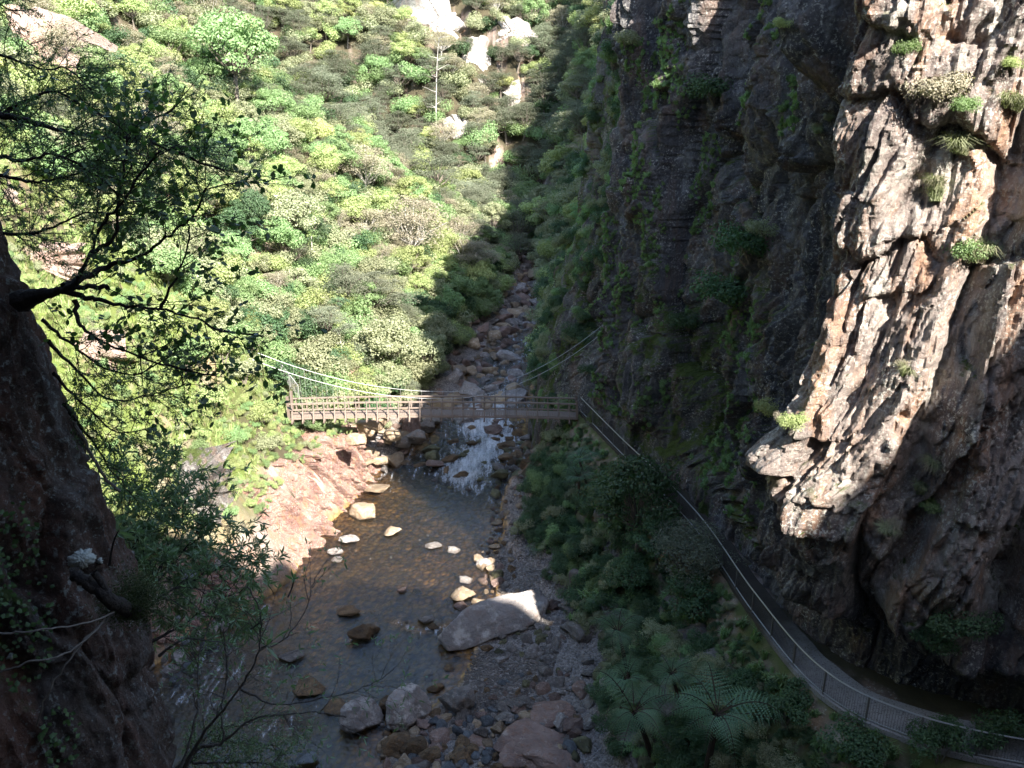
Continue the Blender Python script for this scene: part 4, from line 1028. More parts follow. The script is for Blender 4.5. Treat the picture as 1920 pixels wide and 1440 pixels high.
def joined(key, i):
    """crown and trunk of a tree kind in one mesh, for far masses"""
    c, t = TREE[key][i]; me = c.copy()
    bm = bmesh.new(); bm.from_mesh(c); nf = len(bm.faces); bm.from_mesh(t); bm.faces.ensure_lookup_table()
    for f in bm.faces[nf:]: f.material_index = len(c.materials)
    me = bpy.data.meshes.new(key+'_mass'); bm.to_mesh(me); bm.free()
    for m in c.materials: me.materials.append(m)
    me.materials.append(t.materials[0]); return me

# coarse depth buffer of land and walls, to know what hides what
zb = np.full((73, 97), 1e9)
for V in (GV, CLV, LV, NV):
    u, v, d = proj(V.reshape(-1, 3)); m = (u > 0) & (u < 1940) & (v > 0) & (v < 1460) & (d > .3)
    np.minimum.at(zb, ((v[m]/20).astype(int), (u[m]/20).astype(int)), d[m])
def seen(P, h, tol=1.06):
    ok = False
    for q in (0., .6, 1.):
        u, v, d = proj(np.array(P)+[0, 0, h*q])
        if 0 <= u < 1920 and 0 <= v < 1440 and d > 0:
            c = zb[int(v/20), int(u/20)]
            if d < c*tol+1.5: ok = True
    return ok
# ------------------------------------------------------------------ the wooded slopes
r = np.random.default_rng(77)
near_t, far_t, right_t = [], [], []
def crag_clear(x, y, z):
    u, v, d = proj(np.array([x, y, z]))
    for (px, py, w, h, dd) in CRAGS:
        if abs(u-px) < w*.5 and -h*.3 < v-py < h*.75 and d < dd*1.06: return False
    return True
g = 2.6
for x in np.arange(-100, 30, g):
    for y in np.arange(64, 128, g):
        xx, yy = x+r.uniform(-1, 1)*g*.5, y+r.uniform(-1, 1)*g*.5
        e = float(xl(yy))-xx
        if e < 2.5+ (3.5 if yy < 74 else 0): continue
        z = float(ground_z(xx, yy))
        if yy < 72 and e < 16 and r.uniform() < .35: continue
        near_t.append((xx, yy, z))
for x in np.arange(-150, 85, 4.3):
    for y in np.arange(128, 262, 4.0):
        xx, yy = x+r.uniform(-1, 1)*2.3, y+r.uniform(-1, 1)*2.3
        if yy < 135 and xl(yy)-.5 < xx < xr(yy)+.5: continue
        far_t.append((xx, yy, float(ground_z(xx, yy))))
for x in np.arange(2, 34, 2.2):
    for y in np.arange(72, 150, 3.0):
        xx, yy = x+r.uniform(-1, 1)*1.2, y+r.uniform(-1, 1)*1.5
        d = xx-float(xr(yy))
        if d < .8: continue
        right_t.append((xx, yy, float(ground_z(xx, yy))))
kind_words = {'green': 'round-crowned fresh green broadleaf tree', 'lime': 'light lime-green leafy tree', 'deep': 'dark glossy green tree', 'olive': 'dull olive-green tree', 'yellow': 'yellow-green bushy tree',
              'manuka': 'grey-green kanuka with flat layered foliage', 'brownish': 'brownish thin-leaved kanuka with pale branches', 'fern': 'tree fern with spreading fronds'}
nm_of = {'manuka': 'kanuka_tree', 'brownish': 'kanuka_tree', 'fern': 'tree_fern'}
def zone(P):
    u, v, d = proj(np.array(P))
    if P[1] > 128:
        return 'on the far hillside '+('left' if u < 560 else 'above the gully' if u < 860 else 'below the white crags')
    if P[0] > 1: return 'on the shaded right slope past the cliff'
    if v > 560: return 'close behind the left end of the footbridge' if u < 730 else 'in shade at the edge of the upper river bed'
    if v > 350: return 'on the sunny slope above the footbridge' if u < 700 else 'at the foot of the slope where the shade begins'
    return 'high on the sunny left slope'+(' by the pink crag' if u < 250 else '')
mass = {k: [] for k in ('near', 'far')}
def put(lst, choose, size, limit, massname):
    cand = []
    for P in lst:
        if not crag_clear(*P): continue
        u, v, d = proj(np.array(P)+[0, 0, 2.])
        if d < 5 or u < -60 or u > 1980 or v > 1500: continue
        s = size(P)
        if v < -220: continue
        cand.append((d/s, P, s, seen(P, 5*s) and v > -60))
    cand.sort(key=lambda c: c[0]); vis = [c for c in cand if c[3]][:limit]; ids = set(id(c) for c in vis)
    for c in vis:
        k = choose(c[1]); z = zone(c[1]); nm = nm_of.get(k, 'broadleaf_tree'); w_ = kind_words[k]
        plant(k, nm, c[1], c[2], w_+' '+z, 'tree fern' if k == 'fern' else 'tree', {'kanuka_tree': 'kanukas ', 'tree_fern': 'tree ferns ', 'broadleaf_tree': 'broadleaf trees '}[nm]+z, r)
    for c in cand:
        if id(c) not in ids: mass[massname].append((choose(c[1]), c[1], c[2]))
def ch_near(P):
    n = vnoise(np.array([P[0]*.07]), np.array([P[1]*.07]), seed=61)[0]+r.normal()*.35
    if P[1] > 100 and n > .35: return 'manuka'
    return 'brownish' if n < -.5 else 'lime' if n < -.2 else 'green' if n < .15 else 'yellow' if n < .2 else 'olive' if n < .5 else 'deep' if n < .68 else 'manuka'
def ch_far(P):
    n = r.uniform(); return 'manuka' if n < .7 else 'olive' if n < .8 else 'brownish' if n < .85 else 'green' if n < .93 else 'lime'
def ch_right(P):
    n = r.uniform(); return 'manuka' if n < .35 else 'deep' if n < .7 else 'olive' if n < .9 else 'green'
put(near_t, ch_near, lambda P: float(np.exp(r.normal(-.33, .28))) if P[1] > 72 else r.uniform(.4, .75), 520, 'near')
put(far_t, ch_far, lambda P: r.uniform(.85, 1.45), 240, 'far')
put(right_t, ch_right, lambda P: r.uniform(.4, .8), 130, 'near')
for nm, lab in (('near', 'dense green bush between the trees of the near slopes'), ('far', 'dense grey-green forest covering the far hillside')):
    for ks, mats in ((('manuka', 'brownish'), 0), (('green', 'lime', 'deep', 'olive', 'yellow'), 1)):
        L_ = [(P, s) for k, P, s in mass[nm] if k in ks]
        if not L_: continue
        src = [joined(k, i) for k in ks for i in ((0, 1, 2) if mats == 0 else (0, 1))]
        n = len(L_)
        instancer('forest' if nm == 'far' else 'bushland', [p for p, s in L_], [s for p, s in L_], np.column_stack([np.zeros((n, 2)), r.uniform(0, 6.28, n)]), src, lab, 3)
# undergrowth so that no bare soil shows between the crowns
pts = []
for x in np.arange(-95, 30, 1.5):
    for y in np.arange(64, 135, 1.5):
        xx, yy = x+r.uniform(-1, 1), y+r.uniform(-1, 1); e = float(xl(yy))-xx; d = xx-float(xr(yy))
        if (e > 2.2 or (d > 1.0 and yy > 70)) : pts.append((xx, yy, float(ground_z(xx, yy))-.15))
for x in np.arange(-140, 70, 4.2):
    for y in np.arange(135, 262, 3.6):
        xx, yy = x+r.uniform(-2, 2), y+r.uniform(-2, 2); q = (xx, yy, float(ground_z(xx, yy))-.3)
        if crag_clear(*q): pts.append(q)
pts = np.array(pts); n = len(pts); scl = np.where(pts[:, 1] > 135, r.uniform(1.3, 2.8, n), r.uniform(.6, 1.9, n))
instancer('undergrowth', pts, scl, np.column_stack([r.normal(size=(n, 2))*.2, r.uniform(0, 6.28, n)]), [TREE[k][i][0] for k, i in (('bush_green', 0), ('bush_olive', 1), ('bush', 2), ('bush_lime', 3), ('bush_olive', 0))], 'low scrub covering the slopes under the trees', 4)
# ------------------------------------------------------------------ near left slope
r = np.random.default_rng(88)
pg, pb = [], []
for x in np.arange(-48, -11, .42):
    for y in np.arange(34, 72, .42):
        xx, yy = x+r.uniform(-.3, .3), y+r.uniform(-.3, .3); e = float(xl(yy))-xx
        if e < 3.6 or e > 34: continue
        if proj(np.array([xx, yy, 10.]))[0] < -80: continue
        pg.append((xx, yy))
pg = np.array(pg); nz = fbm(pg[:, 0]*.22, pg[:, 1]*.22, oct=4, seed=15); gz = ground_z(pg[:, 0], pg[:, 1])
keepg = (nz > -.2)|(r.uniform(size=len(pg)) < .5); kb_ = (nz < .05) & (r.uniform(size=len(pg)) < .5)
G = np.column_stack([pg, gz-.03])
n = keepg.sum(); instancer('grass', G[keepg], r.uniform(.6, 1.8, n), np.column_stack([r.normal(size=(n, 2))*.3, r.uniform(0, 6.28, n)]), GR, 'bright green grass covering the sunny mound above the pool', 1)
n = kb_.sum(); G2 = G[kb_]
instancer('ground_cover', G2, r.uniform(.16, .42, n), np.column_stack([r.normal(size=(n, 2))*.3, r.uniform(0, 6.28, n)]), [TREE[k][i][0] for k, i in (('bush_lime', 0), ('bush_green', 1), ('bush_lime', 2), ('bush_olive', 3), ('bush_green', 0))], 'low creeping scrub covering the sunny mound above the pool', 2)
def bank_top(px, py): 
    a = pick(GV, px, py, 8); b = pick(LV, px, py, 8)
    if a is None: return b
    if b is None: return a
    return a if proj(a)[2] < proj(b)[2] else b
for (px, py, s, k, lab) in [(590, 745, .8, 'bush_green', 'round green bush hiding the left end of the footbridge'), (565, 720, .9, 'bush_olive', 'olive bush above the left end of the footbridge'), (545, 770, .9, 'bush_green', 'leafy green bush below the bridge approach railing'),
        (570, 800, .8, 'bush', 'dark green bush over the orange hollow under the bridge end'), (500, 800, .8, 'bush_lime', 'light green bush on the mound left of the bridge'), (450, 830, .7, 'bush_green', 'small bush in the middle of the grassy mound'), (505, 840, .7, 'bush_olive', 'olive scrub bush above the pink outcrop'),
        (400, 760, .9, 'bush_lime', 'pale bush on the crest of the mound'), (460, 715, 1.1, 'bush_olive', 'wide olive bush on the crest of the mound'), (420, 680, 1.2, 'bush_lime', 'bright bush on the crest left of the tall ones'), (350, 700, 1.2, 'bush_green', 'green bush on the mound behind the overhanging branches'),
        (520, 685, 1.3, 'bush_green', 'tall green bush just above the bridge cables end'), (480, 660, 1.2, 'bush_olive', 'olive bush by the pale dead pole'), (300, 640, 1.4, 'bush_lime', 'lime bush behind the mossy stub of the overhanging tree'),
        (440, 975, .5, 'bush_green', 'small bright bush on the shadow line above the pink outcrop'), (475, 950, .4, 'bush_lime', 'tiny lime bush at the top of the pink outcrop'), (380, 850, .6, 'bush_green', 'green bush at the shadow edge on the mound'), (420, 900, .5, 'bush_lime', 'pale low bush low on the mound'), (560, 860, .4, 'bush_olive', 'small scrub on the pale rocky point')]:
    P = bank_top(px, py)
    if P is not None: plant(k, 'bush', P-[0, 0, .2], s*1.1, lab, 'bush', 'bushes on the sunny mound', r)
# scrub over the rocky bank's upper edge
P = LV.reshape(-1, 3); m = (P[:, 2] > 2.5) & (P[:, 2] < 9.4)
nzv = fbm(P[:, 0]*.5, P[:, 1]*.5, P[:, 2]*.5, oct=3, seed=44); m &= nzv > .02-.25*(P[:, 2]-4.2)
idx = np.where(m)[0]; idx = r.choice(idx, min(1900, len(idx)), replace=False); n = len(idx)
instancer('creeping_scrub', P[idx], r.uniform(.12, .36, n), np.column_stack([r.normal(size=(n, 2))*.4, r.uniform(0, 6.28, n)]), [TREE[k][i][0] for k, i in (('bush_lime', 0), ('bush_green', 1), ('bush_olive', 2))]+GR, 'creeping scrub and grass on top of the pink outcrop', 5)

# dead poles
def dead_tree(px, py0, py1, lab, V, wid, arms=10):
    P = pick(V, px, py1, 10); d = proj(P)[2]; h = (py1-py0)*d/F*1.1
    t = thing('dead_tree', lab, 'dead tree', P, 0, 'bare dead trunks')
    rr = np.random.default_rng(int(px)); L_ = limb((0, 0, -1), (.02, 0, 1), h+1, rr, 8, .04)
    link('trunk', MB().tube(L_, np.linspace(wid, wid*.25, len(L_)), 6).mesh('trunk', M['bark_pale']), t)
    for i in range(arms):
        z = rr.uniform(.35, 1)*h; a = rr.uniform(0, 6.28); l = h*.14*rr.uniform(.5, 1.2)
        p = np.array([np.interp(z, L_[:, 2], L_[:, 0]), np.interp(z, L_[:, 2], L_[:, 1]), z])
        link('branch', MB().tube(limb(p, (math.cos(a), math.sin(a), .3), l, rr, 3), [wid*.4, wid*.3, wid*.2, wid*.1], 4).mesh('branch', M['bark_pale']), t)
dead_tree(812, 95, 265, 'tall silvery dead spar with bare side branches on the far hillside', GV, .15, 16)
dead_tree(443, 445, 500, 'short white dead trunk on the near slope', GV, .2, 0)
dead_tree(595, 455, 530, 'slender yellowish dead trunk on the near slope', GV, .14, 0)
dead_tree(652, 620, 690, 'thin bent dead trunk above the bridge cables', GV, .1, 4)

# ------------------------------------------------------------------ plants on the cliff
P = CLV.reshape(-1, 3)
PRM = np.repeat(par, len(zs)); CU, CVv, CD = proj(P)
front = (CD > 1) & (CU > 0) & (CU < 1920) & (CVv > 0) & (CVv < 1440)
zc = np.full((145, 193), 1e9); fi = np.where(front)[0]
np.minimum.at(zc, ((CVv[fi]/10).astype(int), (CU[fi]/10).astype(int)), CD[fi])
vis = np.zeros(len(P), bool); vis[fi] = CD[fi] < zc[(CVv[fi]/10).astype(int), (CU[fi]/10).astype(int)]+.9
mo = fbm(P[:, 0]*.3, P[:, 1]*.3, P[:, 2]*.16, oct=4, seed=66)
def cl_pts(mask, n):
    i = np.where(mask)[0]; i = r.choice(i, min(n, len(i)), replace=False); return P[i]
Q = cl_pts(vis & (PRM > 5.4) & (PRM < 9.6) & (P[:, 2] > 8.5) & (mo > .16), 2200); n = len(Q)
instancer('cliff_grass', Q, r.uniform(.3, .9, n), np.column_stack([r.normal(size=(n, 2))*.5, r.uniform(0, 6.28, n)]), GRD+[TREE['bush'][0][0]]*0, 'streaks of green grass and moss on the shaded cliff', 7)
Q = cl_pts((PRM > 9.7) & (P[:, 2] > 3.5) & (P[:, 2] < 41) & (mo > -.2), 900); n = len(Q)
Q = Q-np.array([-.3, 0, .3]); o_ = instancer('cliff_scrub', Q, r.uniform(.35, .95, n), np.column_stack([r.normal(size=(n, 2))*.3, r.uniform(0, 6.28, n)]), [TREE[k][i][0] for k, i in (('bush', 0), ('bush_olive', 1), ('bush', 2), ('bush_green', 3))], 'dark scrub hanging on the vegetated shaded wall past the bridge', 8)
CP = [(1440, 752, 62, 'bushc_yellow', 'sunlit yellow bush on the lit ledge of the cliff, leftmost'), (1492, 775, 62, 'bushc_lime', 'sunlit lime and orange shrub on the rim of the lit rock nose'), (1466, 768, 40, 'bushc_brown', 'dry pinkish twiggy shrub between the two sunlit shrubs on the cliff'),
 (1345, 150, 100, 'bushc', 'dark shrub high in the shade below the pale cliff overhang'), (1462, 35, 42, 'bushc_lime', 'small pale shrub on top of the sunlit overhang'), (1760, 140, 120, 'bushc_brown', 'large brownish twiggy shrub on the cliff at the upper right'), (1700, 75, 60, 'bushc_green', 'small green shrub on the bright upper slab'),
 (1815, 190, 60, 'bushc_green', 'green shrub below the brownish twiggy shrub'), (1905, 110, 50, 'bushc_lime', 'bright shrub at the right edge of the photo'), (1410, 430, 130, 'bushc', 'large dark shrub in the middle of the shaded cliff'), (1370, 520, 120, 'bushc', 'dark drooping shrub below the large one on the shaded cliff'),
 (1430, 410, 70, 'bushc_olive', 'grey-leaved shrub catching light on the shaded cliff'), (1820, 450, 90, 'bushc_green', 'green shrub in the dark cleft right of the lit slab'), (1290, 590, 70, 'bushc', 'small dark shrub beside the mossy streaks'), (1800, 1130, 120, 'bushc', 'dark shrub in the hollow above the lower walkway'),
 (1750, 1165, 80, 'bushc', 'small dark shrub left of the hollow above the lower walkway'), (1745, 935, 50, 'bushc_green', 'green tuft low on the grey buttress'), (1180, 60, 60, 'bushc_olive', 'small shrub near the top left of the dark cliff')]
for (px, py, w_, k, lab) in CP:
    q = pick(CLV, px, py+w_*.3)
    if q is None: continue
    s = w_*proj(q)[2]/F/2.4
    plant(k, 'shrub', q+[-.1, -.12, -.3*s], s, lab, 'shrub', 'shrubs growing on the cliff', r)
GT = [grass_geo(620+i, 190, .5, .009, 1.3).mesh('tussock_blades', M['leaf_olive'] if i else M['leaf_brownish']) for i in range(3)]
for (px, py, w_, lab) in [(1800, 300, 85, 'hanging grass tussock on a ledge right of the bright slab'), (1755, 360, 70, 'green grass tussock below the hanging one'), (1830, 490, 90, 'lush grass tussock in the dark cleft'), (1690, 690, 60, 'grass tussock at the lower right of the lit slab'),
        (1895, 210, 80, 'golden grass tussock at the right edge'), (1745, 880, 60, 'grass tuft on the grey buttress'), (1720, 920, 50, 'grass tuft in the crack of the grey buttress'), (1550, 230, 30, 'tiny grass tuft on the left rim of the bright slab'), (1530, 245, 36, 'tiny tuft by the shadowed edge of the slab'), (1660, 1000, 50, 'grass tuft under the grey buttress')]:
    q = pick(CLV, px, py)
    if q is None: continue
    s = w_*proj(q)[2]/F*1.25
    e = thing('grass_tussock', lab, 'grass tussock', q+[-.05, -.1, 0], 0, 'tussocks on the cliff')
    for j in range(3):
        link('blades', GT[j], e, (r.normal()*.12*s, r.normal()*.05*s, r.normal()*.1*s), (.35, 0, r.uniform(0, 6)), s*.8)

# ------------------------------------------------------------------ ferny right bank
bx, bg_ = [], []
for x in np.arange(-3, 26, .47):
    for y in np.arange(24, 64, .47):
        xx, yy = x+r.uniform(-.3, .3), y+r.uniform(-.3, .3)
        sd = float(wsd(xx, yy)); z = float(ground_z(xx, yy)); d = xx-float(xr(yy))
        if sd < .35 or z < .95 or d < 1.9: continue
        if sd > 14: continue
        bx.append((xx, yy, z, sd))
bx = np.array(bx); nb_ = fbm(bx[:, 0]*.3, bx[:, 1]*.3, oct=3, seed=23)
rb = r.uniform(size=len(bx))
m1 = (rb < .62) & (nb_ > -.35); n = m1.sum()
instancer('bank_scrub', bx[m1, :3]-[0, 0, .12], np.clip(r.uniform(.28, .75, n)*np.where(bx[m1, 3] < 2.2, .45, 1), .14, 1), np.column_stack([r.normal(size=(n, 2))*.25, r.uniform(0, 6.28, n)]), [TREE[k][i][0] for k, i in (('bush', 0), ('bush', 1), ('bush_olive', 2), ('bush_green', 3), ('bush', 3))], 'low dark scrub covering the bank below the walkway', 9)
m2 = ~m1; n = m2.sum()
instancer('bank_grass', bx[m2, :3], r.uniform(.7, 1.7, n), np.column_stack([r.normal(size=(n, 2))*.3, r.uniform(0, 6.28, n)]), GRD, 'long dark grass on the bank below the walkway', 10)
m3 = (r.uniform(size=len(bx)) < .10) & (bx[:, 3] > 1.5); n = m3.sum()
ex = []
while len(ex) < 1500:
    s_ = r.uniform(.12, .97)*cum[-1]; dd = r.uniform(.55, 3.2)
    x = np.interp(s_, cum, wp[:, 0]-NW[:, 0]*dd); y = np.interp(s_, cum, wp[:, 1]-NW[:, 1]*dd); ex.append((x, y, float(ground_z(x, y))-.05))
ex = np.array(ex); n = len(ex)
instancer('verge_scrub', ex, r.uniform(.1, .26, n)*(.7+.4*r.uniform(size=n)), np.column_stack([r.normal(size=(n, 2))*.4, r.uniform(0, 6.28, n)]), [TREE[k][i][0] for k, i in (('bush', 0), ('bush_olive', 2), ('bush', 1))]+GRD, 'rough scrub and grass on the steep edge outside the walkway railing', 19)
low = []
for i in range(2):
    rr = np.random.default_rng(700+i); fm_ = MB()
    for j in range(9): frond_geo(fm_, rr, np.array([0, 0, 0.]), j*2.4, .95, .8, 14)
    low.append(fm_.mesh('ground_fern', [M['leaf_fern'], M['bark_fern']]))
for j in np.where(m3)[0][:110]:
    o = link('ground_fern', low[int(r.integers(2))], None, bx[j, :3]+[0, 0, .1], (0, 0, r.uniform(0, 6)), r.uniform(.7, 1.4))
    tag(o, 'low ground fern among the scrub of the bank below the walkway', 'fern', 'ground ferns of the bank')
def ground_hit(px, py):
    rr_ = ray(px, py); t = np.linspace(.004, .12, 1500); Q = np.array([0, 0, CZ])+rr_*t[:, None]
    gz_ = ground_z(Q[:, 0], Q[:, 1]); i = np.argmax(Q[:, 2] < gz_); return Q[i]
for (px, py, qx, qy, s, lab) in [(1178, 1168, 1184, 1290, 1.0, 'tall tree fern with a bare dark trunk in the middle of the bank'), (1096, 850, 1104, 935, .9, 'tree fern just below the walkway near the bridge, the upper one'), (1045, 905, 1078, 970, .95, 'tree fern leaning towards the river below the cliff foot'),
        (1215, 1325, 1230, 1420, 1.05, 'large tree fern at the bottom, left of the biggest crown'), (1310, 1350, 1320, 1470, 1.25, 'largest tree fern crown at the bottom of the bank'), (1150, 1290, 1160, 1350, .8, 'low tree fern at the foot of the tall trunked one'), (1270, 1270, 1275, 1330, .75, 'tree fern half hidden behind the bottom pair'),
        (820, 612, 822, 650, 1.0, 'tree fern in shade beside the upper river bed'), (700, 640, 705, 680, .8, 'tree fern at the shadow edge behind the bridge'), (775, 560, 778, 600, .8, 'tree fern in the dark trees past the bridge'), (900, 500, 902, 530, .9, 'tree fern near the narrows of the gorge'), (640, 590, 642, 620, .9, 'sunlit tree fern above the bridge'), (760, 405, 762, 440, .9, 'pale green tree fern on the sunny slope by the shade')]:
    B_ = ground_hit(qx, qy); d = proj(B_)[2]
    plant('fern', 'tree_fern', B_, s*(1.0 if qx > 1000 else .9), lab, 'tree fern', 'tree ferns picked out along the gorge', r)
for (px, py, w_, k, nm, lab) in [(1190, 960, 170, 'deep', 'broadleaf_tree', 'dense glossy dark tree standing against the walkway railing'), (1285, 1035, 150, 'manuka', 'kanuka_tree', 'olive leafy tree covering a stretch of the walkway'), (1235, 1010, 100, 'deep', 'broadleaf_tree', 'small dark tree between the two that hide the walkway'),
        (1130, 930, 90, 'deep', 'broadleaf_tree', 'small dark tree below the upper tree fern'), (1300, 1110, 110, 'deep', 'broadleaf_tree', 'dark tree on the steep rock under the walkway'), (1325, 1260, 80, 'olive', 'broadleaf_tree', 'grey-leaved small tree by the mossy rock under the walkway'), (1180, 1080, 80, 'deep', 'broadleaf_tree', 'small dark tree behind the tall tree fern')]:
    B_ = ground_hit(px, py+w_*.55); d = proj(B_)[2]; s = w_*d/F/4.6
    plant(k, nm, B_-[0, 0, .3], s, lab, 'tree', 'trees on the bank below the walkway', r)
for (px, py, w_, lab) in [(1850, 1375, 110, 'shrub leaning over the walkway railing at the bottom right corner'), (1760, 1400, 100, 'small-leaved shrub outside the railing near the bottom right corner'), (1470, 1330, 90, 'mossy shrub under the curve of the walkway'), (1600, 1400, 110, 'dark shrub on the rock under the lower walkway'), (1380, 1290, 80, 'dark shrub under the walkway beside the mossy rock')]:
    B_ = ground_hit(px, py+w_*.3); s = w_*proj(B_)[2]/F/2.3
    plant('bush', 'bush', B_-[0, 0, .1], s, lab, 'bush', 'bushes beside the lower walkway', r)
# ------------------------------------------------------------------ foreground branches
r = np.random.default_rng(99)
def poly3(pts):
    """limb through photo positions, each with its own distance along the view"""
    return np.array([at(px, py, y=y) for px, py, y in pts])
def smooth(P, n=6):
    P = np.asarray(P); return resample(P, np.linspace(0, len(P)-1, (len(P)-1)*n+1))
def rot_dir(d, r, ang):
    d = d/np.linalg.norm(d); s = np.cross(d, r.normal(size=3)); s /= np.linalg.norm(s)+1e-9
    return d*math.cos(ang)+s*math.sin(ang)
def twigs(wood, leaf, r, limbs, n_per_m, tl, leaf_fn, sub=5, r0=.006, droop=-.1, start=.15, flat=.5):
    for P in limbs:
        P = smooth(P); seg = np.linalg.norm(np.diff(P, axis=0), axis=1); cu = np.concatenate([[0], np.cumsum(seg)]); L = cu[-1]
        for _ in range(int(L*n_per_m)+1):
            s = r.uniform(start, 1)*L; i = min(int(np.searchsorted(cu, s)), len(P)-1); q = P[i]; d = P[min(i+1, len(P)-1)]-P[max(i-1, 0)]
            dd = rot_dir(d, r, r.uniform(.4, 1.2)); dd[1] *= flat
            t = limb(q, dd, tl*r.uniform(.4, 1.2), r, 5, .5, droop); wood.tube(t, np.linspace(r0, r0*.35, len(t)), 3)
            for _ in range(sub):
                k = r.integers(1, len(t)); e = limb(t[k], rot_dir(t[k]-t[k-1], r, r.uniform(.3, 1.)), tl*.38*r.uniform(.4, 1.2), r, 3, .4, droop)
                wood.tube(e, np.linspace(r0*.45, r0*.2, len(e)), 3); leaf_fn(leaf, r, e)
            leaf_fn(leaf, r, t[2:])
def oval_leaves(size, per=9, asp=.62):
    def fn(mb, r, e):
        n = per; t = r.uniform(.1, 1, n)*(len(e)-1); i = np.clip(t.astype(int), 0, len(e)-2); f = (t-i)[:, None]
        c = e[i]*(1-f)+e[i+1]*f; d = e[i+1]-e[i]; d /= np.linalg.norm(d, axis=1)[:, None]+1e-9
        ld = d*.6+unit(r, n)*.8; ld /= np.linalg.norm(ld, axis=1)[:, None]; sz = size*r.uniform(.6, 1.2, n)[:, None]
        nr = unit(r, n)*.8+np.array([0, -.3, .8]); nr -= ld*(nr*ld).sum(1)[:, None]; nr /= np.linalg.norm(nr, axis=1)[:, None]; s = np.cross(nr, ld)*sz*asp*.5
        # six-point oval
        p0 = c; p1 = c+ld*sz*.3+s*.85; p2 = c+ld*sz*.68+s*.9; p3 = c+ld*sz; p4 = c+ld*sz*.68-s*.9; p5 = c+ld*sz*.3-s*.85
        V = np.stack([p0, p1, p2, p3, p4, p5], 1).reshape(-1, 3); k = np.arange(n)[:, None]*6
        mb.add(V, np.concatenate([k+[0, 1, 2, 3], k+[0, 3, 4, 5]]))
    return fn
def rosette(size, n=12, asp=.16):
    def fn(mb, r, e):
        tip = e[-1]; d = e[-1]-e[-2]; d /= np.linalg.norm(d)+1e-9
        m = n; ld = unit(r, m)*.9+d*.75+[0, 0, .15]; ld /= np.linalg.norm(ld, axis=1)[:, None]; sz = size*r.uniform(.6, 1.15, m)[:, None]
        nr = np.cross(ld, unit(r, m)); nr /= np.linalg.norm(nr, axis=1)[:, None]; s = np.cross(nr, ld)*sz*asp*.5
        c = tip-d*r.uniform(0, size*.7, m)[:, None]; dr = np.array([0, 0, -1.])*sz*.12
        V = np.stack([c, c+ld*sz*.4+s, c+ld*sz*.7+s*.8+dr*.4, c+ld*sz+dr, c+ld*sz*.7-s*.8+dr*.4, c+ld*sz*.4-s], 1).reshape(-1, 3); k = np.arange(m)[:, None]*6
        mb.add(V, np.concatenate([k+[0, 1, 2, 3], k+[0, 3, 4, 5]]))
    return fn
def bush_near(name, label, cat, limbs, radii, leafmat, barkmat, leaf_fn, **kw):
    t = thing(name, label, cat, tuple(limbs[0][0]), 0); o = np.array(limbs[0][0])
    wd, lf, mainw = MB(), MB(), []
    for P, rr_ in zip(limbs, radii):
        S = smooth(P); m = MB().tube(S-o+.004*r.normal(size=S.shape), rr_*(.16+.84*(1-np.linspace(0, 1, len(S)))**3.2)+.0025, 7)
        link('branch', m.mesh('branch', barkmat, True), t)
    twigs(wd, lf, r, limbs, leaf_fn=leaf_fn, **kw)
    for mb_, nm, mt in ((wd, 'twigs', barkmat), (lf, 'leaves', leafmat)):
        mb_.v = [v-o for v in mb_.v]; link(nm, mb_.mesh(nm, mt), t)
    return t
# oval-leaved tree growing out of the rock at the left
A = [[(40, 565, 4.25), (80, 552, 4.2), (115, 545, 4.15), (150, 538, 4.1), (200, 540, 4.1)],
     [(120, 545, 4.1), (135, 535, 4.05), (150, 520, 4.0), (166, 480, 4.0), (185, 430, 4.0), (228, 380, 3.9), (262, 330, 3.9), (300, 285, 3.8)],
     [(120, 545, 4.1), (170, 560, 4.1), (225, 572, 4.1), (300, 580, 4.2), (350, 592, 4.2), (420, 620, 4.2), (495, 632, 4.2)],
     [(120, 540, 4.1), (200, 500, 4.3), (262, 480, 4.3), (320, 440, 4.2), (365, 400, 4.2), (385, 350, 4.2)],
     [(140, 560, 4.1), (150, 610, 4.0), (190, 640, 4.0), (250, 665, 4.0), (330, 690, 4.0), (400, 705, 4.0)],
     [(166, 480, 4.0), (215, 440, 4.0), (222, 380, 4.0), (235, 320, 4.0), (238, 250, 4.0)],
     [(300, 580, 4.2), (330, 520, 4.2), (350, 470, 4.2), (355, 420, 4.2)]]
bush_near('overhanging_tree', 'dark oval-leaved tree branching out of the rock at the left edge', 'tree', [poly3(a) for a in A], [.06, .018, .016, .02, .012, .01, .008], M['leaf_dark'], M['bark_dark'], oval_leaves(.04, 5), n_per_m=12, tl=.46, sub=4, r0=.003, flat=.8)
# fine-leaved branches sweeping in from the upper left
Bf = [[(-60, 205, 4.2), (0, 215, 4.2), (60, 228, 4.2), (120, 245, 4.2), (190, 258, 4.2), (260, 262, 4.3), (340, 290, 4.3), (420, 320, 4.4)],
      [(-60, 250, 4.6), (10, 210, 4.6), (60, 185, 4.6), (105, 172, 4.6), (170, 205, 4.6), (250, 235, 4.6), (330, 200, 4.6)],
      [(-60, 330, 4.4), (0, 330, 4.4), (60, 340, 4.4), (130, 330, 4.4), (200, 300, 4.4), (280, 310, 4.4)],
      [(-60, 420, 4.8), (20, 440, 4.8), (90, 430, 4.8), (160, 400, 4.8), (240, 400, 4.8), (310, 380, 4.8)],
      [(-40, 90, 4.8), (20, 110, 4.8), (80, 130, 4.8), (130, 130, 4.8), (180, 180, 4.8)],
      [(-40, 290, 4.), (40, 300, 4.), (110, 290, 4.), (180, 330, 4.), (230, 370, 4.)],
      [(-40, 20, 4.8), (0, 10, 4.8), (40, 30, 4.8)]]
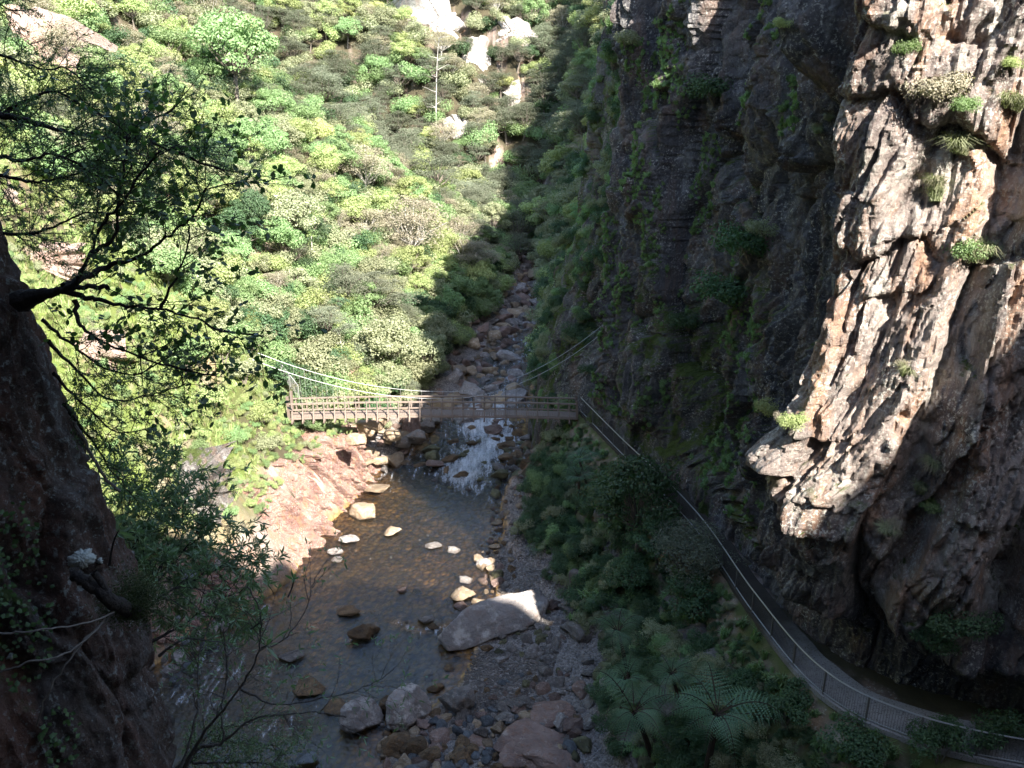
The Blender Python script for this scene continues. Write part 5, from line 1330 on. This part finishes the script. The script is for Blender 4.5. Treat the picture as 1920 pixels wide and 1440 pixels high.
bush_near('kanuka_tree', 'kanuka with long fine-leaved branches sweeping across the upper left corner', 'tree', [poly3(a) for a in Bf], [.022, .016, .014, .013, .01, .012, .008], M['leaf_dark'], M['bark_dark'], oval_leaves(.019, 24, .22), n_per_m=38, tl=.4, sub=7, r0=.003, start=.0, flat=.8)
# lower fine twigs by the rock
Cf = [[(90, 640, 4.4), (150, 700, 4.6), (210, 750, 4.7), (280, 740, 4.8), (350, 720, 4.8)], [(100, 700, 4.4), (160, 760, 4.6), (220, 810, 4.8), (290, 800, 4.8)], [(80, 600, 4.3), (140, 650, 4.3), (200, 690, 4.3), (260, 700, 4.3), (330, 660, 4.3)], [(120, 760, 4.5), (180, 840, 4.8), (215, 890, 4.9), (240, 900, 5)]]
bush_near('hanging_shrub', 'fine-twigged shrub hanging from the rock below the oval-leaved tree', 'shrub', [poly3(a) for a in Cf], [.01, .009, .009, .009], M['leaf_dark'], M['bark_dark'], oval_leaves(.02, 16, .28), n_per_m=30, tl=.34, sub=6, r0=.0028, flat=.8)
# narrow-leaved shrubs at the lower left
Df = [[(240, 1180, 5.2), (280, 1110, 5.6), (330, 1050, 6.), (370, 1000, 6.2), (400, 960, 6.4)], [(240, 1180, 5.2), (300, 1120, 5.5), (380, 1080, 5.8), (440, 1050, 6)], [(220, 1120, 5.5), (250, 1030, 6), (290, 950, 6.5), (320, 900, 6.8)], [(230, 1150, 5.3), (290, 1080, 5.8), (340, 980, 6.3), (350, 930, 6.5)],
      [(210, 1100, 5.5), (230, 1000, 6), (245, 930, 6.4), (260, 880, 6.6)], [(260, 1210, 5.3), (330, 1180, 5.5), (400, 1130, 5.8), (450, 1110, 6)]]
bush_near('narrow_leaved_shrub', 'shrub with tufts of narrow light green leaves at the foot of the near rock', 'shrub', [poly3(a) for a in Df], [.016]*6, M['leaf_near'], M['bark_dark'], rosette(.08, 11, .17), n_per_m=24, tl=.42, sub=5, r0=.004)
Ef = [[(345, 1440, 4.6), (385, 1370, 4.6), (450, 1290, 4.6), (485, 1220, 4.6), (488, 1150, 4.6), (465, 1100, 4.6)], [(375, 1400, 4.6), (420, 1390, 4.6), (470, 1350, 4.6), (530, 1340, 4.6), (600, 1335, 4.6), (650, 1345, 4.6)],
      [(300, 1230, 4.8), (340, 1200, 4.8), (390, 1200, 4.8), (440, 1215, 4.8)], [(450, 1290, 4.6), (520, 1320, 4.7), (600, 1310, 4.8), (680, 1290, 4.9), (740, 1255, 5.)], [(420, 1390, 4.6), (415, 1330, 4.7), (425, 1260, 4.8), (418, 1180, 4.8)],
      [(485, 1220, 4.6), (530, 1200, 4.7), (570, 1150, 4.8), (590, 1085, 4.9)], [(340, 1440, 4.4), (370, 1330, 4.6), (372, 1230, 4.8), (400, 1150, 5)]]
bush_near('bare_shrub', 'mostly bare twiggy shrub spreading over the water at the lower left', 'shrub', [poly3(a) for a in Ef], [.014, .013, .01, .008, .008, .006, .009], M['leaf_near'], bark_mat('grey_bark', (.06, .05, .042), (.16, .14, .12), 40.), rosette(.05, 3, .22), n_per_m=11, tl=.42, sub=3, r0=.0032, start=.2)
Ff = [[(330, 1440, 5.2), (380, 1400, 5.4), (440, 1390, 5.5), (520, 1400, 5.6)], [(360, 1430, 5.2), (430, 1430, 5.3), (500, 1430, 5.4), (560, 1440, 5.5)], [(350, 1440, 5.2), (400, 1370, 5.6), (460, 1360, 5.8)]]
bush_near('small_leaved_shrub', 'soft small-leaved shrub at the bottom edge under the bare twigs', 'shrub', [poly3(a) for a in Ff], [.01]*3, M['leaf_near'], M['bark_dark'], oval_leaves(.02, 12, .35), n_per_m=34, tl=.32, sub=7, r0=.003, start=0)
def leafy_sprig(pts, label, size, n, mat=None):
    P = poly3(pts); t = thing('leafy_sprig', label, 'sprig', tuple(P[0]), 0); S = smooth(P)-P[0]
    link('stem', MB().tube(S, np.linspace(.006, .003, len(S)), 4).mesh('stem', M['bark_dark']), t)
    lf = MB(); rosette(size, n, .24)(lf, r, S[-3:]); link('leaves', lf.mesh('leaves', mat or M['leaf_near']), t)
leafy_sprig([(205, 1060, 3.9), (212, 1020, 3.85), (222, 995, 3.8)], 'bright sprig of long pointed leaves in front of the near rock', .105, 9)
leafy_sprig([(490, 1215, 4.6), (500, 1210, 4.6), (512, 1200, 4.6)], 'pair of long drooping leaves at the tip of the bare shrub', .13, 6)
leafy_sprig([(540, 1120, 4.8), (548, 1100, 4.8), (552, 1080, 4.8)], 'thin sprig of pointed leaves over the pool edge', .1, 8)
leafy_sprig([(470, 1180, 4.7), (490, 1165, 4.7), (500, 1150, 4.7)], 'light green sprig above the bare branch fork', .11, 9)
# mossy dead stub with lichen on the near rock
sp0 = poly3([(136, 1072, 3.55), (160, 1092, 3.5), (190, 1112, 3.5), (225, 1135, 3.55), (255, 1150, 3.7)])
t = thing('mossy_branch', 'dead mossy branch stub sticking out below the white lichen patch', 'branch', tuple(sp0[0]), 0); S = smooth(sp0)-sp0[0]
link('branch', MB().tube(S+.006*r.normal(size=S.shape), np.linspace(.024, .04, len(S)), 8).mesh('branch', M['bark_dark'], True), t)
link('side_branch', MB().tube(smooth(poly3([(176, 1073, 3.5), (192, 1095, 3.5), (205, 1120, 3.5)]))-sp0[0], .016, 6).mesh('side_branch', M['bark_dark'], True), t)
mm = MB()
for _ in range(5200):
    c = at(r.normal(262, 24), r.normal(1118, 24), y=r.normal(3.75, .07))-sp0[0]
    c = c[None]; leaves(mm, r, c, .018, .25, jit=1.2)
for _ in range(1600):
    c = at(r.normal(235, 26), r.normal(1150, 12), y=3.6)-sp0[0]; leaves(mm, r, c[None], .016, .25, jit=1.2)
link('moss_tuft', mm.mesh('moss_tuft', M['moss']), t)
def on_near(px, py): 
    q = pick(NV, px, py, 4); return q
for (px, py, w_, lab) in [(148, 1050, 50, 'large white lichen patch on the near rock above the mossy stub'), (186, 1050, 14, 'small white lichen patch right of the large one'), (20, 1230, 16, 'faint white lichen patch low on the left of the near rock'), (115, 945, 14, 'small white lichen fleck high on the near rock')]:
    q = on_near(px, py)
    if q is None: continue
    d = proj(q)[2]; R0 = w_*d/F/2; view = (np.array([0, 0, CZ])-q); view /= np.linalg.norm(view)
    # crust: a bulged, lobed disc pressed on the rock
    rg_, an_ = np.linspace(0, 1, 9), np.linspace(0, 2*math.pi, 64, endpoint=False)
    RG, AN = np.meshgrid(rg_, an_, indexing='ij')
    ed = 1+.3*vnoise(np.cos(AN)*2.2, np.sin(AN)*2.2, seed=int(px))+.16*vnoise(np.cos(AN)*8, np.sin(AN)*8, seed=4)
    ax = np.cross(view, [0, 0, 1.]); ax /= np.linalg.norm(ax); ay = np.cross(ax, view)
    L_ = (RG*ed*np.cos(AN))[..., None]*ax*R0+(RG*ed*np.sin(AN)*.8)[..., None]*ay*R0+view*(.035-.05*RG**3+.006*vnoise(np.cos(AN)*RG*9, np.sin(AN)*RG*9, seed=2))[..., None]
    f = np.array([[i*64+j, i*64+(j+1) % 64, (i+1)*64+(j+1) % 64, (i+1)*64+j] for i in range(8) for j in range(64)])
    o = link('lichen_patch', MB().add(L_, f).mesh('lichen_patch', M['lichen'], True), None, q); tag(o, lab, 'lichen', 'lichen on the near rock')
# ivy-like creeper leaves on the near rock
cr = MB(); Pn = NV.reshape(-1, 3); u, v, d = proj(Pn)
cid = np.where(((np.hypot((u-40)/60, (v-1150)/150) < 1) | (np.hypot((u-110)/40, (v-1380)/60) < 1) | (np.hypot((u-30)/40, (v-1010)/80) < 1)) & (d > .5) & (d < 6))[0]
if len(cid):
    for i in r.choice(cid, 260): leaves(cr, r, (Pn[i]+[.02, -.02, .01])[None], .03, .8, jit=.6, up=np.array([.5, -.6, .5]))
    tag(link('creeper', cr.mesh('creeper', M['leaf_dark'])), 'small-leaved creeper clinging to the left side of the near rock', 'creeper')
# loose hanging stems across the near rock
for i, (pts, lab) in enumerate([([(0, 1188, 3.2), (70, 1182, 3.2), (140, 1172, 3.3), (215, 1150, 3.5)], 'thin dry stem lying across the near rock below the stub'), ([(0, 1262, 3.2), (60, 1240, 3.2), (130, 1222, 3.3), (200, 1160, 3.5)], 'long dry stem rising from the lower left edge of the photo'),
      ([(70, 1360, 3.3), (95, 1290, 3.3), (150, 1210, 3.4), (215, 1150, 3.6)], 'steep dry stem hanging on the near rock'), ([(140, 790, 4.3), (170, 850, 4.3), (200, 900, 4.3), (225, 920, 4.3)], 'bare woody stem hanging from the rock under the fine twigs')]):
    S = smooth(poly3(pts)); o = link('dry_stem', MB().tube(S-S[0]+.004*r.normal(size=S.shape), .0045 if i < 3 else .009, 5).mesh('dry_stem', M['bark']), None, S[0]); tag(o, lab, 'stem', 'dry stems')
# ------------------------------------------------------------------ light and camera
w = bpy.data.worlds.new('World'); bpy.context.scene.world = w; w.use_nodes = True
nt = w.node_tree; bg = nt.nodes['Background']; sky = nt.nodes.new('ShaderNodeTexSky'); sky.sky_type = 'NISHITA'; sky.sun_disc = False
sky.sun_elevation = math.asin(SUN.z); sky.sun_rotation = math.atan2(SUN.x, SUN.y)
nt.links.new(sky.outputs[0], bg.inputs[0]); bg.inputs[1].default_value = .112
L = bpy.data.lights.new('sun', 'SUN'); L.energy = 5.0; L.angle = R(.53); L.color = (1, .94, .85)
lo = bpy.data.objects.new('sun', L); C.objects.link(lo); lo.rotation_euler = SUN.to_track_quat('Z', 'Y').to_euler(); lo.location = (30, -20, 90)
cam = bpy.data.cameras.new('camera'); co = bpy.data.objects.new('camera', cam); C.objects.link(co)
co.location = (0, 0, CZ); co.rotation_euler = (R(90-PITCH), 0, 0); cam.sensor_width = 36; cam.lens = F/1920*36; cam.clip_end = 2000; cam.clip_start = .05
sc = bpy.context.scene; sc.camera = co
vs = sc.view_settings; vs.view_transform = 'Standard'; vs.look = 'None'; vs.gamma = 1; vs.use_curve_mapping = False; vs.exposure = 2.15
sc.cycles.max_bounces = 6; sc.cycles.transparent_max_bounces = 8; sc.cycles.sample_clamp_indirect = 6
